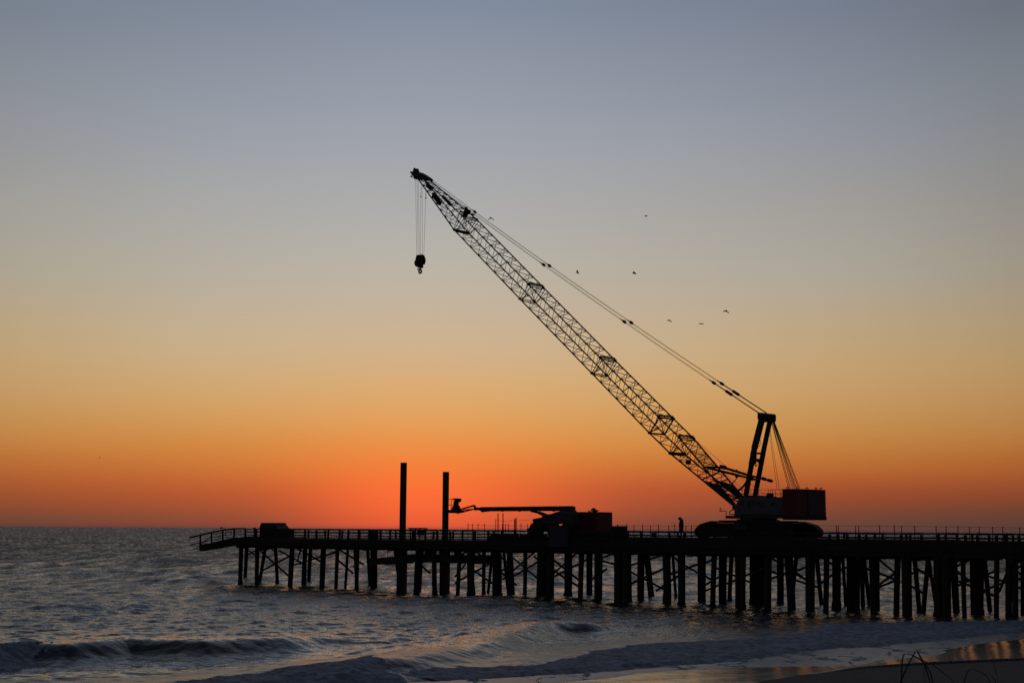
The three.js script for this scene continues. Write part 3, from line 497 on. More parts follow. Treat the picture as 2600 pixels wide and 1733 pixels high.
{ // boom lift
  const z = -2.6, f = onDeck(1408, 1345, z, DECK + 0.42), P = (a, b, q = 0) => f.at(a, b, q), t = thing('boom_lift', f, 'boom lift with its long arm level, reaching left to a basket at the shorter pile', 'boom lift');
  const outline = (list, q = 0) => list.map(([a, b]) => P(a, b, q));
  part('turntable', slab(outline([[1388, 1309], [1396, 1306], [1412, 1304], [1425, 1299], [1440, 1297], [1463, 1302], [1466, 1330.5], [1390, 1329.5], [1387, 1320]]), -0.7, 0.7, 0.05), M.grey, t);
  part('tail_hood', slab(outline([[1391, 1312], [1364, 1317], [1362, 1320], [1363.5, 1325], [1367, 1327.8], [1391, 1329]]), -0.6, 0.6, 0.04), M.black, t);
  part('upright', slab(outline([[1424, 1299], [1428, 1294], [1446, 1292], [1458, 1294], [1462, 1303], [1440, 1306]]), -0.3, 0.3, 0.03), M.steel, t);
  const arm = part('main_arm', slab(outline([[1224, 1286.6], [1455, 1284], [1458.5, 1286], [1459.5, 1290], [1457.5, 1294], [1455, 1296.5], [1246, 1297.6], [1243, 1296]]), -0.16, 0.16, 0.02), M.steel, t);
  part('arm_head', slab(outline([[1204.5, 1287], [1216, 1288], [1226, 1286.6], [1246, 1286.4], [1246, 1297.4], [1224.5, 1299.8], [1221, 1296], [1213.5, 1294], [1206, 1295.4]]), -0.13, 0.13, 0.02), M.steel, arm);
  part('lift_cylinder', [tube(P(1348, 1296.5), P(1372, 1302), 0.09), tube(P(1368, 1301), P(1388, 1308), 0.14)], M.steel, t);
  const jib = part('jib', [beam(P(1168.5, 1293), P(1204.5, 1282.6), 0.12, 0.16), beam(P(1204.2, 1282.4), P(1207.5, 1291), 0.12, 0.16), beam(P(1169, 1300.8), P(1206, 1291.5), 0.08, 0.14), beam(P(1177, 1294.6), P(1200, 1292), 0.09, 0.07)], M.steel, t);
  part('pivot', tube(P(1168, 1296.5, -0.16), P(1168, 1296.5, 0.16), 0.16, 0.16, 12), M.steel, jib);
  const bz = 0.42, bk = thingBasket();
  function thingBasket() {
    const floor = part('basket', slab(outline([[1134, 1293.4], [1141, 1293.6], [1150, 1294.6], [1170, 1294.5], [1172, 1300], [1160, 1302.4], [1134, 1301.6]]), -bz, bz, 0.02), M.black, t);
    const bars = [];
    for (const q of [-bz, bz]) for (const px of [1135, 1145.6, 1163.5]) bars.push(tube(P(px, 1294, q), P(px, 1266.6, q), 0.028));
    for (const q of [-bz, bz]) for (const y of [1266.6, 1281.5]) bars.push(tube(P(1135, y, q), P(1164, y + 1.2, q), 0.024));
    for (const px of [1135, 1164]) for (const y of [1267, 1282]) bars.push(tube(P(px, y, -bz), P(px, y, bz), 0.024));
    bars.forEach((g) => part('guard_rail', g, M.steel, floor));
    return floor;
  }
  part('control_box', [slab(outline([[1152.5, 1265.6], [1160, 1264.4], [1166.5, 1265], [1167.5, 1268], [1166.5, 1272], [1163, 1275], [1159, 1274.5], [1158, 1270], [1152.5, 1268]]), -0.25, 0.25, 0.02)], M.black, bk);
  part('console', [slab(outline([[1155, 1271], [1160, 1272], [1159.5, 1281], [1163, 1284], [1164, 1290], [1162, 1296], [1150, 1295.5], [1151, 1288], [1154.5, 1283]]), -0.22, 0.22, 0.02), slab(outline([[1166, 1276.5], [1169.6, 1276.5], [1169, 1279], [1167.6, 1282], [1166, 1281]]), 0.2, 0.34)], M.black, bk);
  part('hose', [path([P(1166, 1282, 0.3), P(1167, 1286, 0.3), P(1169, 1289, 0.3), P(1167, 1293.5, 0.2)], 0.02), path([P(1159, 1300, 0), P(1161.5, 1303.6, 0), P(1165, 1302, 0), P(1166, 1300, 0)], 0.025)], M.rope, bk);
  const wheel = (px, q) => { const c = P(px, 1350, q), w = part('wheel', new THREE.CylinderGeometry(0.55, 0.55, 0.42, 20).rotateX(Math.PI / 2).translate(c.x, 0.55, q), M.tire, t); part('hub', new THREE.CylinderGeometry(0.26, 0.26, 0.46, 12).rotateX(Math.PI / 2).translate(c.x, 0.55, q), M.steel, w); part('tread', Array.from({ length: 14 }, (_, k) => box(0, 0.56, 0, 0.1, 0.05, 0.44).rotateZ(k * Math.PI / 7).translate(c.x, 0.55, q)), M.tire, w); };
  for (const px of [1361, 1442]) for (const q of [-1.05, 1.05]) wheel(px, q);
  part('chassis', [box((P(1361, 1).x + P(1442, 1).x) / 2, 0.68, 0, 2.6, 0.42, 1.3, 0.04), box((P(1361, 1).x + P(1442, 1).x) / 2 - 0.3, 1.02, 0, 1.5, 0.3, 1.1)], M.steel, t);
  for (const px of [1361, 1442]) part('axle', tube(V(P(px, 1).x, 0.55, -0.9), V(P(px, 1).x, 0.55, 0.9), 0.1), M.steel, t);
  const D = P(1344, 1291, 0.17); [0, 0.16, 0.34, 0.46, 0.62, 0.8, 0.93, 1.1].forEach((u, k) => part('decal', box(D.x + u, D.y, 0.164, 0.1, 0.16 + 0.02 * (k % 3), 0.006), M.grey, arm));
  for (const [px] of [[1284], [1325], [1366], [1408]]) part('clamp', box(P(px, 1).x, P(px, 1297.5).y, 0, 0.14, 0.05, 0.2), M.steel, arm);
}
// light fences of thin stakes and string standing above the railings
function stakes(list, z, label, strings) {
  const f = PIER.sub(V(along(list[0][0], z), DECK, z)), t = thing('stake_fence', f, label, 'fence');
  for (const [px, py, lean = 0, r = 0.03] of list) part('stake', tube(f.at(px, horizonAt(px) + 16).setY(0), f.at(px + lean, py), r, r, 6), M.timber, t);
  for (const line of strings) part('string', path(line.map(([a, b]) => f.at(a, b)), 0.011, line.length * 6, 4), M.rope, t);
}
stakes([[1187.5, 1328.3, 1], [1200.5, 1328.5, -1.5], [1213, 1328.5, 1], [1231, 1328.5, -1.2], [1258, 1317, 1], [1264.6, 1302.5, 0, 0.045], [1275, 1328.5, 1], [1278, 1302, -1, 0.045], [1283.4, 1328.5], [1292, 1328.5, -1.5], [1306.6, 1317, 0, 0.05], [1310.2, 1314.2, 0, 0.055], [1323, 1328.5], [1340, 1329.5]], -WIDE + 0.5, 'thin stakes joined by sagging string between the shorter pile and the lift wheels', [
  [[1188, 1332], [1194, 1333.5], [1199.5, 1332.8], [1206, 1333.4], [1214, 1332.8], [1231, 1333.4], [1258.5, 1333.6], [1283, 1333.2], [1306, 1334], [1323, 1334], [1340, 1334.4]], [[1258.7, 1318.6], [1270, 1321], [1282, 1322.4], [1295, 1322], [1304, 1318]], [[1310, 1317], [1316, 1319], [1328, 1319.4], [1350, 1319]]]);
stakes([[1569, 1331, -0.5], [1591, 1330, 0.3], [1610, 1332.4], [1632, 1330.4], [1652, 1333], [1672, 1331], [1698, 1333.4], [1713, 1330], [1742, 1333.6], [1756, 1332.2]], -WIDE + 0.3, 'thin stakes with one string between the red container and the crane tracks', [[[1569, 1333], [1591, 1333.6], [1600, 1335], [1610, 1334], [1632, 1334.6], [1652, 1334.4], [1672, 1334], [1698, 1335], [1713, 1334.4], [1742, 1335.2], [1775, 1335.4]]]);
stakes([[2125, 1332.8, -1], [2128.8, 1333.6], [2172.4, 1333.6, 0.6], [2181, 1333.4], [2234, 1332.4], [2272, 1333, -0.8], [2290, 1334], [2323, 1334], [2378.4, 1335, -1], [2403, 1336], [2433, 1333.6], [2462.6, 1336.8], [2487, 1337.4], [2521, 1337], [2546.6, 1336.4], [2590, 1338], [2630, 1338]], -WIDE + 0.3, 'thin stakes with one string along the bare pier right of the crane', [[[2084, 1334], [2100, 1334.8], [2125, 1334.4], [2172, 1334.6], [2234, 1335.6], [2290, 1336], [2378, 1336.6], [2433, 1337], [2487, 1337.8], [2546, 1338.8], [2590, 1339.6], [2630, 1340]]]);
// ------------------------------------------------------------------ crawler crane
{
  const cx = onPier(1927, 1330, -WIDE / 2).x, F = PIER.sub(V(cx, DECK + 0.42, -WIDE / 2), -46 * Math.PI / 180), P = (a, b, z = 0) => F.at(a, b, z);
  const crane = thing('crawler_crane', F, 'huge dark crawler crane on the pier with its lattice boom raised to the left', 'crane');
  const flat = (list, z) => list.map(([a, b]) => P(a, b, z));
  // boom: chords measured on the near and far side, averaged
  const HALF = 0.925;
  const both = ([a, b], [c, d]) => { const p = P(a, b, HALF), q = P(c, d, -HALF); return V((p.x + q.x) / 2, (p.y + q.y) / 2, 0); };
  const low = [both([1153, 584], [1189, 589.3]), both([1319.2, 758.4], [1357.5, 764.5]), both([1502, 947.4], [1541, 951.5]), both([1648.8, 1098.6], [1686.8, 1101.8]), both([1700.9, 1149.5], [1738.8, 1152.8])];
  const upp = [both([1174, 549], [1210, 555.8]), both([1342, 722], [1379.4, 728.8]), both([1523.5, 909.6], [1563, 913.7]), both([1672.7, 1058.5], [1710.6, 1062.8]), both([1724.7, 1109.4], [1761.6, 1113.8])];
  const footP = P(1868, 1288, HALF), foot = V(footP.x, footP.y, 0);
  const tipLow = P(1069, 455), tipUpp = P(1086, 458); tipLow.z = tipUpp.z = 0;
  const side = (p, z) => V(p.x, p.y, z);
  const sections = [
    { l: [tipLow, low[0]], u: [tipUpp, upp[0]], w: [0.42, HALF], n: 8, r: 0.064 },
    { l: [low[0], low[1]], u: [upp[0], upp[1]], w: [HALF, HALF], n: 8, r: 0.064 },
    { l: [low[1], low[2]], u: [upp[1], upp[2]], w: [HALF, HALF], n: 8, r: 0.064 },
    { l: [low[2], low[3]], u: [upp[2], upp[3]], w: [HALF, HALF], n: 7, r: 0.064 },
    { l: [low[3], low[4]], u: [upp[3], upp[4]], w: [HALF, HALF], n: 2, r: 0.064 },
    { l: [low[4], foot], u: [upp[4], foot.clone().add(V(-0.02, 0.22, 0))], w: [HALF, HALF], n: 7, r: 0.07 },
  ];
  sections.forEach((s, k) => {
    const at = (a, w0, t) => side(a[0].clone().lerp(a[1], t), w0 * (s.w[0] + (s.w[1] - s.w[0]) * t));
    const chord = (a, q) => tube(at(a, q, 0), at(a, q, 1), s.r, s.r, 8);
    const root = part('boom_section', chord(s.l, 1), M.boom, crane, ['tapered tip section of the boom', null, null, null, 'short section of the boom', 'boom butt narrowing to the foot pins'][k]);
    for (const [a, q] of [[s.l, -1], [s.u, 1], [s.u, -1]]) part('chord', chord(a, q), M.boom, root);
    const r = 0.031, edge = 0.012, sides = [];
    for (let i = 0; i < s.n; i++) {
      const t0 = edge + (1 - 2 * edge) * i / s.n, t1 = edge + (1 - 2 * edge) * (i + 1) / s.n, tm = (t0 + t1) / 2;
      part('lacing', tube(at(s.l, 1, t0), at(s.l, -1, tm), r, r, 5), M.boom, root); part('lacing', tube(at(s.l, -1, tm), at(s.l, 1, t1), r, r, 5), M.boom, root);
      part('lacing', tube(at(s.u, -1, t0), at(s.u, 1, tm), r, r, 5), M.boom, root); part('lacing', tube(at(s.u, 1, tm), at(s.u, -1, t1), r, r, 5), M.boom, root);
      for (const q of [1, -1]) sides.push(tube(at(s.l, q, t0), at(s.u, q, tm), 0.025, 0.025, 5), tube(at(s.u, q, tm), at(s.l, q, t1), 0.025, 0.025, 5));
    }
    part('side_lacing', sides, M.boom, root, null, 'stuff');
    if (k) { // the pinned joint at the upper end of the section: frames, pins and an X across
      const frame = [];
      for (const t of [0, 0.03]) { frame.push(tube(at(s.l, 1, t), at(s.l, -1, t), 0.045), tube(at(s.u, 1, t), at(s.u, -1, t), 0.05)); for (const q of [1, -1]) frame.push(tube(at(s.l, q, t), at(s.u, q, t), 0.035)); }
      frame.push(tube(at(s.l, 1, 0.01), at(s.u, -1, 0.01), 0.03), tube(at(s.l, -1, 0.01), at(s.u, 1, 0.01), 0.03));
      for (const q of [1, -1]) for (const a of [s.l, s.u]) { const p = at(a, q, 0); frame.push(tube(p.clone().add(V(0, 0, -0.09)), p.clone().add(V(0, 0, 0.09)), 0.11, 0.11, 10)); }
      part('joint_frame', frame, M.boom, root);
      const up = at(s.u, 0, 0).sub(at(s.l, 0, 0)).normalize(), back = s.u[0].clone().sub(s.u[1]).normalize();
      const lift = (q, d) => at(s.u, q, 0).addScaledVector(up, 0.1).addScaledVector(back, d);
      if (k > 1 && k < 6) part('walkway_bar', beam(lift(1, 0.12), lift(-1, 0.12), 0.14, 0.1), M.boom, root);
      if (k === 1 || k === 5) part('cross_tube', tube(at(s.l, 1, 0.004), at(s.l, -1, 0.004), 0.13, 0.13, 10), M.boom, root);
    }
    if (k === 0) { // boom head, guide plates and the block on the upper side
      const head = part('boom_head', slab(flat([[1051.5, 441], [1053, 436], [1058, 434.8], [1068, 437.6], [1078, 442.6], [1094, 453.6], [1094, 459], [1080, 457.8], [1064, 455.4], [1059, 453]], 0), -0.3, 0.3, 0.02), M.boom, root);
      part('cheek_plate', slab(flat([[1043, 434.6], [1047, 435.4], [1053, 439], [1058, 455.6], [1053, 454.6], [1049, 443], [1045, 442]], 0), -0.12, 0.12), M.boom, head);
      for (const [a, b] of [[1052.6, 426.2], [1059.6, 428]]) part('rope_guard', slab(flat([[a - 3, 438], [a - 0.6, b], [a + 0.8, b], [a + 4, 439]], 0), -0.12, 0.12), M.boom, head);
      part('sheave', [-0.24, -0.12, 0, 0.12, 0.24].map((z) => { const c = P(1062, 446); return new THREE.CylinderGeometry(0.36, 0.36, 0.09, 20).rotateX(Math.PI / 2).translate(c.x, c.y, z); }), M.steel, head);
      part('lamp_arm', [tube(P(1048, 441, 0), P(1044.8, 447.6, 0), 0.05), tube(P(1045.2, 446.6, 0), P(1043.8, 449.2, 0), 0.11)], M.steel, head);
      const plate = (list, z) => slab(flat(list, z), z - 0.05, z + 0.05);
      part('guide_plate', plate([[1098, 488], [1103, 489], [1121.5, 514], [1118, 521], [1113, 519.6], [1097, 499]], 0.35), M.boom, root);
      part('guide_plate', plate([[1121, 497], [1126, 496], [1149, 519], [1148, 523.6], [1142, 522.6], [1124, 503]], -0.4), M.boom, root);
      part('idler_bracket', plate([[1082, 468], [1088, 466], [1098, 472], [1102, 478], [1093, 483.4], [1083, 475]], 0), M.boom, root);
      const b = P(1186, 541); part('pendant_frame', [slab(flat([[1178, 548], [1181, 535.4], [1184, 530], [1191, 531.6], [1193, 537], [1184, 545.6], [1180.6, 552]], 0), -0.2, 0.2, 0.02), tube(V(b.x, b.y, -HALF), V(b.x, b.y, HALF), 0.08)], M.boom, root);
    }
    if (k === 5) { // mesh panel, lamp box and stiffening plates of the butt
      const g0 = at(s.u, 1, 0.2), g1 = at(s.u, -1, 0.2), h0 = at(s.u, 1, 0.42), h1 = at(s.u, -1, 0.42), bars = [];
      for (let i = 0; i <= 9; i++) bars.push(tube(g0.clone().lerp(h0, i / 9), g1.clone().lerp(h1, i / 9), 0.012, 0.012, 4));
      for (let i = 0; i <= 9; i++) bars.push(tube(g0.clone().lerp(g1, i / 9), h0.clone().lerp(h1, i / 9), 0.012, 0.012, 4));
      part('grating', bars, M.boom, root);
      const b = P(1748, 1173, 0.5); part('lamp_box', box(b.x, b.y, 0.5, 0.34, 0.36, 0.3, 0.03).rotateZ(0), M.black, root);
      for (const q of [HALF, -HALF]) part('stiffener', slab([at(s.l, 0, 0.5), at(s.l, 0, 1), at(s.u, 0, 1), at(s.u, 0, 0.72)].map((p) => p.clone()), q - 0.03, q + 0.03), M.boom, root);
      part('foot_frame', [0.5, 0.62, 0.75, 0.88].map((t) => tube(at(s.l, 1, t), at(s.u, -1, t), 0.06)).concat([0.42, 0.56, 0.7, 0.85].map((t) => tube(at(s.l, -1, t), at(s.u, 1, t), 0.05))), M.boom, root);
      part('foot_pin', tube(V(foot.x, foot.y, -HALF - 0.2), V(foot.x, foot.y, HALF + 0.2), 0.16), M.steel, root);
    }
  });
  // hoist ropes, weights and hook block
  const ropes = [[1054.7, 452, 1058, 648, 0.3], [1058.6, 453, 1061.6, 648, 0.1], [1061.6, 454, 1065, 648, -0.1], [1071.6, 455, 1072.6, 648, -0.3], [1081.6, 462, 1076, 650, -0.4], [1069, 456, 1067.2, 648, 0.2]];
  ropes.forEach(([a, b, c, d, z]) => part('hoist_rope', tube(P(a, b, z), P(c, d, z * 0.6), 0.0135, 0.0135, 5), M.rope, crane));
  for (const [a, b, z] of [[1068.4, 499, 0.2], [1081.2, 502.6, -0.4]]) { const c = P(a, b, z); part('switch_weight', new THREE.SphereGeometry(0.075, 12, 8).translate(c.x, c.y, z), M.steel, crane); part('switch_chain', [tube(P(a + 1.4, b - 24, z), P(a, b - 10, z), 0.012, 0.012, 4), tube(P(a, b - 10, z), P(a, b, z), 0.03, 0.012, 5)], M.rope, crane); }
  {
    const k = (list) => list.map(([a, b]) => [1040 + a * 0.04464, 630 + b * 0.04464]);
    const hb = part('hook_block', slab(flat(k([[445, 400], [620, 375], [690, 380], [720, 560], [720, 930], [715, 1090], [690, 1135], [490, 1108], [470, 1050], [400, 700], [395, 560]]), 0), -0.16, 0.16, 0.03), M.black, crane, 'black hook block hanging from the boom tip');
    part('cheek_weight', slab(flat(k([[600, 372], [670, 335], [790, 405], [850, 560], [868, 690], [822, 915], [725, 925], [640, 900]]), -0.2), -0.34, -0.165, 0.03), M.black, hb);
    part('cheek_weight', slab(flat(k([[460, 480], [560, 700], [560, 1040], [470, 1052], [400, 1046], [335, 975], [305, 820], [335, 720], [385, 640], [400, 560]]), 0.2), 0.165, 0.34, 0.03), M.black, hb);
    part('hook', [path(flat(k([[590, 1110], [600, 1190], [660, 1260], [662, 1360], [592, 1420], [538, 1370], [530, 1290], [560, 1225], [500, 1200], [476, 1215], [480, 1160]]), 0), 0.085, 36, 8)], M.steel, hb);
  }
  // gantry
  const G = 0.55, legPart = (z, list, w) => { for (let i = 0; i + 1 < list.length; i++) part('gantry_leg', beam(P(...list[i], z), P(...list[i + 1], z), w[i], 0.26), M.boom, crane); };
  legPart(G, [[1893.5, 1262], [1908.3, 1180], [1916, 1138], [1934, 1068]], [0.3, 0.36, 0.42]);
  legPart(-G, [[1917, 1262], [1932.6, 1180], [1940, 1140], [1954.5, 1072]], [0.28, 0.29, 0.28]);
  const gh = part('gantry_head', slab(flat([[1940, 1048.4], [1951, 1049], [1955, 1052], [1954.6, 1067], [1950, 1072], [1943, 1070.5], [1940, 1062]], 0), -0.86, 0.86, 0.04), M.boom, crane);
  part('sheave', [-0.6, -0.3, 0.3, 0.6].map((z) => { const c = P(1948, 1061); return new THREE.CylinderGeometry(0.34, 0.34, 0.1, 18).rotateX(Math.PI / 2).translate(c.x, c.y, z); }), M.steel, gh);
  part('cross_bar', [tube(P(1909, 1150, G), P(1937, 1151, -G), 0.08), tube(P(1906, 1150, G), P(1912, 1150, G), 0.05)], M.boom, crane);
  part('cross_bar', [path([P(1910, 1182, G), P(1916, 1172, 0.3), P(1921, 1169, 0), P(1926, 1170, -0.3), P(1934, 1180, -G)], 0.1, 20), tube(P(1911, 1166, G), P(1936, 1168, -G), 0.1)], M.boom, crane);
  part('gantry_hook', [tube(P(1921, 1130, 0.1), P(1920, 1176, 0.1), 0.03), tube(P(1920, 1152, 0.1), P(1919.6, 1164, 0.1), 0.06), path([P(1920, 1174, 0.1), P(1917.8, 1178, 0.1), P(1919.4, 1183, 0.1), P(1922.4, 1181, 0.1), P(1921.6, 1177, 0.1)], 0.035, 20)], M.steel, crane);
  part('gantry_cable', path([P(1934, 1088, G), P(1930, 1110, 0.2), P(1931.5, 1124, 0.2), P(1928, 1134, 0.2)], 0.018), M.rope, crane);
  // pendants from the gantry head to the boom tip, with their links
  for (const [z, from, to, links] of [[0.4, [1929, 1049], [1078, 449], [[1184, 530], [1381, 669], [1587, 814], [1815, 969.6], [1847, 991], [1855, 996.5]]], [-0.4, [1947, 1048.5], [1094, 455], [[1207, 537], [1397, 671.4], [1605, 816], [1834, 972], [1866, 993], [1874, 998.5]]]]) {
    const a = P(...from, z), b = P(...to, z), n = 18, pts = [], heavy = 0.115;
    for (let i = 0; i <= n; i++) { const t = i / n, p = a.clone().lerp(b, t); p.y -= 0.5 * 4 * t * (1 - t) * 0.72; pts.push(p); }
    const curve = new THREE.CatmullRomCurve3(pts), rod = new THREE.CatmullRomCurve3([0, 0.35, 0.7, 1].map((u) => curve.getPoint(u * heavy)));
    const line = part('pendant', [new THREE.TubeGeometry(new THREE.CatmullRomCurve3(Array.from({ length: 12 }, (_, i) => curve.getPoint(heavy + (1 - heavy) * i / 11).add(V(0, 0.045, 0.03)))), 40, 0.015, 5), new THREE.TubeGeometry(new THREE.CatmullRomCurve3(Array.from({ length: 12 }, (_, i) => curve.getPoint(heavy + (1 - heavy) * i / 11).add(V(0, -0.045, -0.03)))), 40, 0.015, 5), new THREE.TubeGeometry(rod, 8, 0.045, 6)], M.rope, crane);
    links.forEach(([lx, ly], i) => { let best = 0, q = 1e9; const target = P(lx, ly, z); for (let k = 0; k <= 400; k++) { const d = curve.getPoint(k / 400).distanceTo(target); if (d < q) { q = d; best = k / 400; } } const c = curve.getPoint(best), d = curve.getTangent(best); part('link', [beam(c.clone().addScaledVector(d, -0.26), c.clone().addScaledVector(d, 0.26), 0.1, 0.1), beam(c.clone().addScaledVector(d, -0.14), c.clone().addScaledVector(d, 0.14), i > 2 ? 0.2 : 0.22, 0.14), beam(c.clone().addScaledVector(d, 0.2), c.clone().addScaledVector(d, 0.5), 0.06, 0.12)], M.steel, line); });
  }
  // reeving from the gantry head down to the winch behind
  for (const [a, c, z] of [[1958.6, 2003, 0.5], [1959.6, 2007, 0.42], [1961.4, 2013, 0.3], [1962.4, 2017, 0.2], [1963, 2020, 0.1], [1964, 2023, 0], [1965, 2028, -0.3], [1966, 2031, -0.4]]) part('reeving_rope', tube(P(a, 1068, z), P(c, 1239, z), 0.022, 0.022, 5), M.rope, crane);
  for (const [a, c] of [[1951, 1974], [1953.5, 1979.5]]) part('reeving_rope', tube(P(a, 1074, -0.2), P(c, 1244, -0.2), 0.014, 0.014, 5), M.rope, crane);
  // boom stops and the ropes between boom and house
  part('boom_stop', [beam(P(1788, 1185, -0.5), P(1837, 1186.4, -0.5), 0.16, 0.12), tube(P(1836, 1186, -0.5), P(1900, 1205.5, -0.5), 0.1), tube(P(1900, 1205.5, -0.5), P(1960.5, 1221, -0.5), 0.08), tube(P(1950, 1218.2, -0.5), P(1961, 1221, -0.5), 0.12), tube(P(1936, 1214, -0.5), P(1944, 1216.4, -0.5), 0.13), beam(P(1829, 1184, -0.5), P(1843, 1187, -0.5), 0.3, 0.16), tube(P(1871, 1191, -0.5), P(1871, 1199, -0.5), 0.06), tube(P(1936, 1210.6, -0.5), P(1936, 1215, -0.5), 0.035)], M.boom, crane);
  part('boom_stop', [tube(P(1796, 1187, 0.5), P(1870, 1205, 0.5), 0.1), tube(P(1870, 1205, 0.5), P(1928, 1219.4, 0.5), 0.085), tube(P(1906, 1214, 0.5), P(1913, 1216, 0.5), 0.13), tube(P(1924, 1218.4, 0.5), P(1929.4, 1219.8, 0.5), 0.13)], M.boom, crane);
  part('strut', [beam(P(1871, 1204, 0.5), P(1873, 1211, 0.5), 0.3, 0.12), tube(P(1873, 1211, 0.5), P(1856, 1233, 0.5), 0.035, 0.045)], M.boom, crane);
  part('curved_arm', [path([P(1868, 1247.5, -0.3), P(1878, 1243, -0.3), P(1887, 1235, -0.3), P(1896.5, 1222, -0.3)], 0.08, 20), tube(P(1864, 1248, -0.3), P(1876, 1244, -0.3), 0.14, 0.1), slab(flat([[1862, 1243], [1873, 1244], [1877, 1251], [1884, 1262], [1870, 1262]], -0.3), -0.36, -0.24)], M.boom, crane);
  part('winch_rope', [tube(P(1761, 1112, 0), P(1853, 1192, 0), 0.014, 0.014, 5), tube(P(1853, 1192, 0), P(1896, 1226, 0), 0.012, 0.012, 5)], M.rope, crane);
  part('winch_rope', [tube(P(1838, 1199, 0.2), P(1884, 1239, 0.2), 0.014, 0.014, 5), tube(P(1884, 1239, 0.2), P(1900, 1254, 0.2), 0.012, 0.012, 5)], M.rope, crane);
  part('winch_rope', tube(P(1886, 1213, 0), P(1922, 1240, 0), 0.012, 0.012, 5), M.rope, crane);
  // house
  const hz = 1.5, house = part('machinery_house', slab(flat([[1864, 1309], [1864.6, 1290], [1867, 1283], [1877, 1262.6], [1929, 1261], [1933, 1267], [1953, 1267.2], [1960.5, 1261.4], [1990, 1261.4], [1992, 1315], [1866, 1315]], hz), -hz, hz, 0.03), M.white, crane, 'pale machinery house with dark lettering');
  const deckY = P(1845, 1312, hz);
  part('front_deck', slab(flat([[1842, 1308.4], [1866, 1308.4], [1866, 1316], [1845, 1315.2], [1843, 1313]], hz), -hz, hz), M.steel, crane);
  part('step', box(P(1840, 1315, hz).x + 0.1, P(1840, 1315, hz).y, 0, 0.5, 0.04, 2.6), M.steel, crane);
  part('side_step', box((P(1866, 1306, hz).x + P(1984, 1306, hz).x) / 2, P(1920, 1307, hz).y, hz + 0.06, P(1984, 1306, hz).x - P(1866, 1306, hz).x, 0.06, 0.12), M.grey, house);
  const panelX = [1880, 1905, 1931, 1957, 1982];
  for (let i = 0; i + 1 < panelX.length; i++) { const a = P(panelX[i], 1290, hz).x, b = P(panelX[i + 1], 1290, hz).x, y0 = P(1930, 1303.6, hz).y, y1 = P(1930, 1287, hz).y; part('door_panel', box((a + b) / 2, (y0 + y1) / 2, hz + 0.008, b - a - 0.05, y1 - y0, 0.03), M.white, house); }
  for (const [a, b, c, d] of [[1878, 1272.5, 1889, 1282.4], [1877, 1290, 1888, 1299]]) { const p = P(a, b, hz), q = P(c, d, hz); part('cab_window', box((p.x + q.x) / 2, (p.y + q.y) / 2, hz + 0.004, q.x - p.x, p.y - q.y, 0.03), M.glass, house); }
  {
    const font = await new FontLoader().loadAsync('fonts/droid/droid_sans_bold.typeface.json');
    const x = P(1897.5, 1272.5, hz), word = [['B', 0.44], ['E', 0.3], ['Y', 0.3], ['E', 0.3], ['L', 0.44]];
    let u = x.x; const list = [];
    for (const [ch, size] of word) { const g = new TextGeometry(ch, { font, size, depth: 0.012, curveSegments: 5 }); g.computeBoundingBox(); const b = g.boundingBox; g.translate(u - b.min.x, x.y - size, hz + 0.002); u += b.max.x - b.min.x + 0.1; list.push(g); }
    part('lettering', list, M.letter, house);
    const e = P(1962, 1278, hz); part('emblem', new THREE.CylinderGeometry(0.16, 0.16, 0.012, 5).rotateX(Math.PI / 2).translate(e.x, e.y, hz + 0.008), M.letter, house);
  }
  part('cab', [box(P(1872, 1285, hz).x - 0.1, P(1872, 1285, hz).y - 0.15, -hz + 0.6, 1.3, 1.5, 1.1, 0.06)], M.white, crane);
  // roof clutter and railing
  const rz = -1.35, rail = [];
  for (const [a, b] of [[1885, 1244], [1905.5, 1242.6], [1926.4, 1242.6], [1951.5, 1242], [1957.4, 1243], [1962.4, 1243], [1969, 1243], [1982, 1243], [1985.6, 1245]]) rail.push(tube(P(a, b, rz), P(a, 1263, rz), 0.018, 0.018, 5));
  for (const y of [1242.4, 1252.2]) rail.push(tube(P(1876, y + 1, rz), P(1986, y, rz), 0.018, 0.018, 5));
  rail.push(tube(P(1957, 1255.4, rz), P(1985, 1255.4, rz), 0.016, 0.016, 5), tube(P(1928, 1244, rz), P(1950, 1259.6, rz), 0.014, 0.014, 5), path([P(1985, 1242.4, rz), P(1988, 1244, rz), P(1988, 1256, rz), P(1986, 1262, rz)], 0.02, 12));
  rail.forEach((g) => part('roof_rail', g, M.steel, crane));
  for (const [a, b, w, h] of [[1900, 1261.5, 0.5, 0.2], [1911, 1261.5, 0.34, 0.14], [1926, 1261.4, 0.4, 0.18], [1938, 1266, 0.3, 0.3], [1946, 1266, 0.5, 0.26], [1955, 1263, 0.24, 0.4]]) { const p = P(a, b, 0.6); part('roof_unit', box(p.x, p.y + h / 2 - 0.06, rr(-0.4, 0.9), w, h, 0.6, 0.04), M.black, crane); }
  part('roof_pipe', [path([P(1943, 1266, 0), P(1944.6, 1259.6, 0), P(1947.6, 1258.4, 0), P(1949.4, 1262, 0), P(1949.4, 1267, 0)], 0.04, 14), path([P(1930, 1262, 0.4), P(1931, 1258.6, 0.4), P(1933, 1261, 0.4), P(1934, 1267, 0.4)], 0.035, 14)], M.steel, crane);
  // front: sensor bracket, hoses
  part('sensor_bracket', [[1827, 1297, 1844, 1297.2], [1844, 1297, 1844, 1309], [1829, 1297, 1828.4, 1289.4], [1828, 1290, 1831.4, 1289.2], [1831, 1291.8, 1832.4, 1294.6]].map(([a, b, c, d]) => tube(P(a, b, 0.9), P(c, d, 0.9), 0.028, 0.028, 5)), M.steel, crane);
